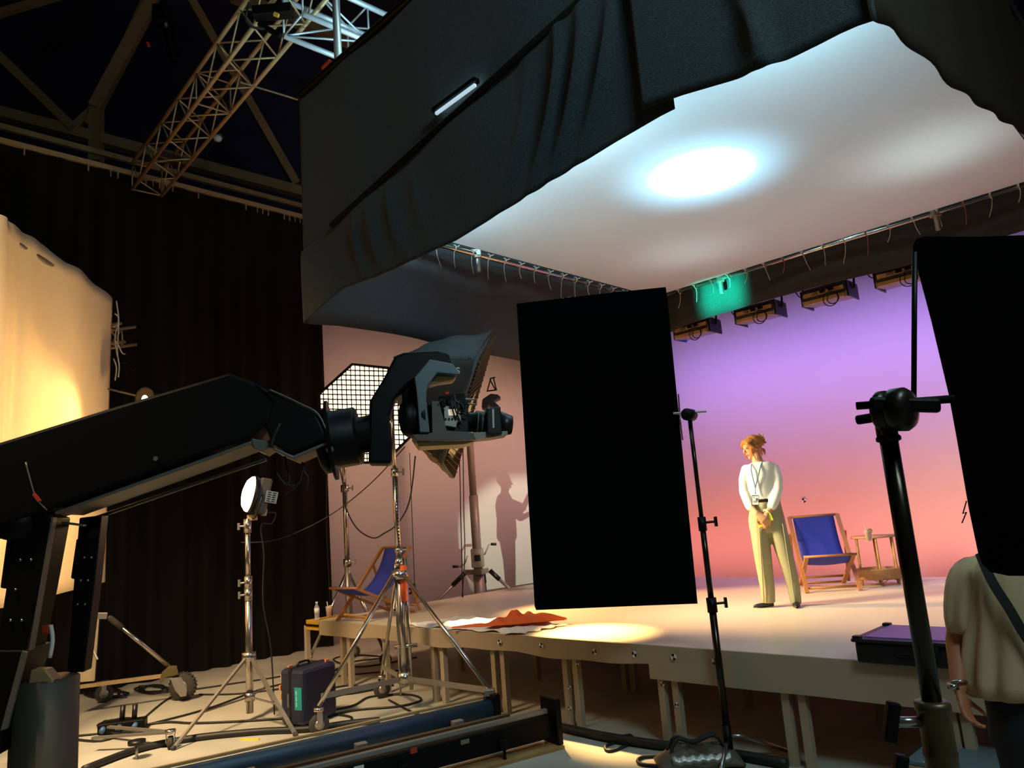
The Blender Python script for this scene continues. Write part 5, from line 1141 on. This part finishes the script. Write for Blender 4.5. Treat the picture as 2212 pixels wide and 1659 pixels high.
# hanging line with hook and small lamp truss left of board
hk = thing('hanging_line', 'thin black line with a black clip hanging before the pink wall', 'line', T_(908, 1300))
b = MB(); b.cyl(T_(896, 990, -1.0), T_(906, 1250, -1.0), .006, n=6); b.build('cord', CABLE, hk)
b = MB(); b.torus(T_(896, 1265, -1), .035, .014, mn_, 18, 8); b.build('ring', PLAST, hk, True)
b = MB(); b.bar(T_(904, 1250, -1), T_(909, 1283, -1), .05, .04); b.build('clip', PLAST, hk, bevel=.008)
b = MB(); b.tube([T_(909, 1283, -1), T_(906, 1292, -1), T_(904, 1302, -1)], .004, 5); b.tube([T_(909, 1283, -1), T_(912, 1292, -1), T_(914, 1302, -1)], .004, 5); b.build('hook', ALU, hk)
kl = thing('small_spotlight_head', 'small black lamp head with wire truss beside the softbox', 'spotlight', at(1075, 860, 8.6))
KX = facing(at(1075, 860, 8.6)); kn2 = KX.n
b = MB(); b.prism([KX(x, y) for x, y in ((1042, 862), (1060, 850), (1076, 852), (1082, 858), (1066, 866), (1078, 876), (1078, 900), (1068, 905), (1066, 880), (1056, 874), (1050, 884), (1040, 880))], kn2 * .2); b.build('head', mat('dim_plum_metal', '#2b2227', .5), kl, bevel=.01)
for p, q in (((1058, 818), (1070, 815)), ((1052, 845), (1074, 842)), ((1060, 818), (1052, 846)), ((1066, 817), (1072, 842)), ((1058, 820), (1070, 842))):
    b = MB(); b.cyl(KX(*p), KX(*q), .008, n=6); b.build('truss_rod', PLAST, kl)

# ================================================================ CABLES
def cable(pts, r, label, z=.012, sub=6, m=CABLE):
    b = MB(); b.tube([onz(x, y, z) for x, y in pts], r, 7, sub); o = b.build('cable', m, smooth=True); return tag(o, label, 'cable')
cable([(180, 1662), (300, 1618), (420, 1594), (560, 1580), (660, 1575), (760, 1562), (820, 1556)], .03, 'thick black cable curving behind the camera track on the left', .03)
cable([(1190, 1566), (1300, 1590), (1400, 1606), (1500, 1618), (1600, 1632), (1700, 1650)], .035, 'thick black cable duct along floor in front of the stage legs', .035)
cable([(1180, 1572), (1320, 1590), (1362, 1588), (1360, 1606), (1318, 1622), (1308, 1612), (1340, 1600)], .011, 'thin looped black cable beside the thick floor duct')
cable([(1450, 1656), (1390, 1652), (1378, 1642), (1400, 1634), (1480, 1634), (1560, 1640)], .013, 'black cable loop beside brown sandbag')
cable([(160, 1590), (250, 1580), (330, 1562), (450, 1530), (560, 1490), (640, 1470), (700, 1450)], .010, 'long black cable running from left wheel towards the stage')
cable([(130, 1592), (220, 1600), (300, 1570), (360, 1560), (420, 1562), (520, 1558), (640, 1550)], .012, 'black cable trailing past the tripod stand centre')
cable([(300, 1560), (380, 1500), (480, 1480), (600, 1462), (700, 1440)], .009, 'black cable behind the tripod near the curtain hem')
cable([(430, 1500), (520, 1498), (640, 1482), (720, 1462), (860, 1448)], .009, 'black cable running under left end of the stage')
cable([(680, 1540), (760, 1525), (800, 1505), (880, 1500), (910, 1512), (860, 1526), (760, 1535), (690, 1556), (730, 1572), (760, 1550), (700, 1540)], .011, 'tangled black cable around the rear wheel of crank stand')
cable([(700, 1512), (740, 1500), (780, 1490), (760, 1480), (700, 1490), (690, 1500), (760, 1498), (850, 1480)], .011, 'loose black cable coil between suitcase and stage legs')
cable([(720, 1450), (760, 1430), (830, 1420), (760, 1415), (720, 1425), (780, 1440), (900, 1420)], .010, 'black cable pile under the far left stage corner')
cable([(840, 1512), (890, 1538), (920, 1548)], .010, 'short black cable end beside the round track tube')
random.seed(21)
for (x, y, sx2, sy2, lab) in ((265, 1570, 55, 18, 'coiled black cable around the blue plugged power box'), (230, 1500, 50, 10, 'dark cable coil on the floor under the muslin screen'), (330, 1490, 40, 9, 'cable coil beside the big pneumatic wheel')):
    pts = [(x + sx2 * (.75 + .25 * math.sin(k * 1.3)) * math.cos(k * .55), y + sy2 * (.8 + .2 * math.cos(k * .9)) * math.sin(k * .55) - k * .1) for k in range(38)]
    cable(pts, .011, lab, .02, 3)
pb2 = onz(258, 1585)
px_ = thing('power_box', 'black power distribution box with blue plugs on the floor at left', 'power box', pb2)
b = MB(); b.box(pb2 + Vector((0, .06, .06)), (.42, .14, .1), Matrix.Rotation(.25, 3, 'Z')); b.build('box', RIG, px_, bevel=.012)
for k in range(3):
    b = MB(); b.cyl(pb2 + Vector((-.14 + .14 * k, -.02 + .03 * k, .07)), pb2 + Vector((-.13 + .14 * k, -.08 + .03 * k, .05)), .026, n=10); b.build('blue_plug', mat('blue_plug', '#3c5f86', .5), px_, True)
for k in range(2):
    b = MB(); b.cyl(pb2 + Vector((-.02 + .12 * k, .08, .1)), pb2 + Vector((-.02 + .12 * k, .1, .24)), .025, n=10); b.build('black_plug', PLAST, px_, True)
# hanging cables in front of the pink wall and from softbox
def hang(pts, r, label, d):
    b = MB(); b.tube([at(x, y, q) for (x, y), q in zip(pts, d if hasattr(d, '__len__') else [d] * len(pts))], r, 6, 6); return tag(b.build('hanging_cable', CABLE, smooth=True), label, 'cable')
hang([(722, 960), (740, 1040), (745, 1090), (770, 1140), (805, 1162), (830, 1152), (860, 1130), (885, 1080), (897, 985)], .009, 'black cable drooping in a deep loop between panel and softbox', 8.9)
hang([(875, 965), (800, 1045), (705, 1118), (600, 1165), (520, 1172)], .006, 'thin black cable stretched diagonally from softbox to the left tripod', [8.3, 8.2, 8.1, 8, 7.9])
hang([(708, 960), (705, 1120), (712, 1280), (716, 1330)], .006, 'thin vertical cable just right of the curtain edge', 10.2)
hang([(992, 960), (995, 1100), (998, 1230), (1000, 1290)], .007, 'pair partner cable hanging left of the grey mast', 10.6)
hang([(1000, 960), (1002, 1100), (1004, 1200), (998, 1292)], .007, 'thin cable hanging tight beside the grey mast', 10.6)
b = MB(); b.tube([onz(x, y, .006) for x, y in ((520, 1598), (560, 1597))], .012, 4); tag(b.build('yellow_floor_tape', mat('yellow_tape', '#d6d03a', .6)), 'small yellow tape mark on the floor under the tripod', 'tape mark')
# grey flight case and slatted pallet at right bottom
gfc = onz(2120, 1640, .25); gfc.z = 0; GM = Matrix((VV, UU, ZU)).transposed()
gc = thing('grey_flight_case', 'low grey case lid in the bottom right corner behind the grip stand', 'case', gfc)
b = MB(); b.box(gfc + ZU * .12 + VV * .2, (1.0, .5, .24), GM); b.build('body', PLAST, gc, bevel=.01)
b = MB(); b.box(gfc + ZU * .255 + VV * .2, (1.02, .52, .03), GM); b.build('lid', mat('blue_grey_lid', '#6c7b80', .4, .3), gc, bevel=.008)
b = MB(); b.box(gfc + ZU * .225 + VV * .2, (1.025, .525, .03), GM); b.build('rim', TRUSS, gc, bevel=.005)

# ================================================================ CREW MEMBER BEHIND THE BOARD (throws the shadow on the wall)
cw0 = S(8.3, -7.7, ZS); toL = (S(3.8, 0, 0) - S(8.3, -7.7, 0)).normalized(); cxv = Vector((toL.y, -toL.x, 0)); cxv = cxv if cxv.dot(UU) > 0 else -cxv
# cxv runs across the beam, to the right as the shadow is seen
def CW(x, z, o=0): return cw0 + cxv * (x + .12) + toL * o + ZU * z * .95
cwp = thing('person', 'crew member behind the black board whose shadow falls on the wall', 'person', cw0)
b = MB()
b.chain([CW(0, 1.30), CW(.01, 1.42), CW(.03, 1.52)], [.10, .055, .055], 14, 3); b.ball(CW(.03, 1.60), (.085, .085, .115), 18, 12)
b.chain([CW(.11, 1.585), CW(.125, 1.56)], [.012, .014], 8, 2); b.ball(CW(.10, 1.52), (.02, .02, .015), 8, 6)
for o, el2, hnd in ((-.16, (.26, 1.20), (.36, 1.42)), (.16, (.22, 1.05), (.38, 1.14))):
    b.chain([CW(.0, 1.33, o), CW(*el2, o), CW(*hnd, o * .6)], [.055, .043, .028], 12, 4)
    hand(b, CW(*hnd, o * .6), CW(hnd[0] + .06, hnd[1] + .1) - CW(*hnd), cxv * -1 + toL * .3, 1, .5, 1)
b.chain([CW(0, 1.3), CW(0, .9)], [.08, .08], 12, 3)
b.chain([CW(0, 1.33, -.16), CW(0, 1.33, .16)], [.05, .05], 10, 3)
for o in (-.09, .09): b.chain([CW(0, .9, 0), CW(0, .85, o), CW(0, .3, o), CW(0, .06, o), CW(.1, .04, o)], [.07, .07, .05, .04, .03], 10, 3)
remesh(b.build('body', SKIN, cwp), .008, 3)
b = MB()
b.loft([ell(CW(x, z), rx, ry, 22, cxv, toL) for z, x, rx, ry in ((1.44, .01, .06, .08), (1.38, .0, .10, .19), (1.25, .0, .13, .2), (1.05, .01, .13, .18), (.84, .0, .14, .18))])
for o, el2 in ((-.17, (.24, 1.21)), (.17, (.20, 1.07))): b.chain([CW(.0, 1.33, o), CW(*el2, o)], [.075, .065], 12, 4)
remesh(b.build('shirt', BLK, cwp), .014, 4)
b = MB(); b.loft([ell(CW(0, z), rx, ry, 20, cxv, toL) for z, rx, ry in ((.92, .13, .17), (.8, .14, .18), (.74, .12, .16))])
for o in (-.09, .09): b.loft([ell(CW(x, z, o), rx, ry, 16, cxv, toL) for z, x, rx, ry in ((.8, 0, .11, .09), (.45, .01, .085, .075), (.08, 0, .07, .065))])
remesh(b.build('trousers', BLK, cwp), .014, 4)
b = MB(); b.ball(CW(.01, 1.635), (.095, .095, .10), 16, 10); b.build('hair', HAIR, cwp, True)
for o in (-.09, .09):
    b = MB(); b.loft([[CW(x, hz + h * math.sin(a), o) + toL * w * math.cos(a) for a in (2 * PI * i / 12 for i in range(12))] for x, w, h, hz in ((-.08, .03, .03, .035), (0, .045, .04, .045), (.12, .045, .03, .035), (.2, .02, .015, .02))]); b.build('shoe', SHOE, cwp, True)

op0, op1 = onz(200, 1594, .12), onz(368, 1618, 0)
og_ = thing('outrigger_caster', 'small swivel caster on a thin bar beside the crane pedestal', 'caster', op1)
caster(og_, op1, .055, ax=Vector((.9, .3, 0)))
for q in (op0, onz(235, 1570, .12)):
    b = MB(); b.bar(q, Vector((op1.x, op1.y, .14)), .04, .02); b.build('bar', RIGG, og_)
kb = onz(295, 1640); b = MB(); b.cyl(kb, kb + ZU * .12, .012, n=8); kn_ = thing('levelling_knob', 'black round levelling knob at bottom left edge of the floor', 'knob', kb); b.build('stem', ALU, kn_, True)
b = MB(); b.cyl(kb + ZU * .12, kb + ZU * .15, .07, n=18); b.build('disc', PLAST, kn_, True)
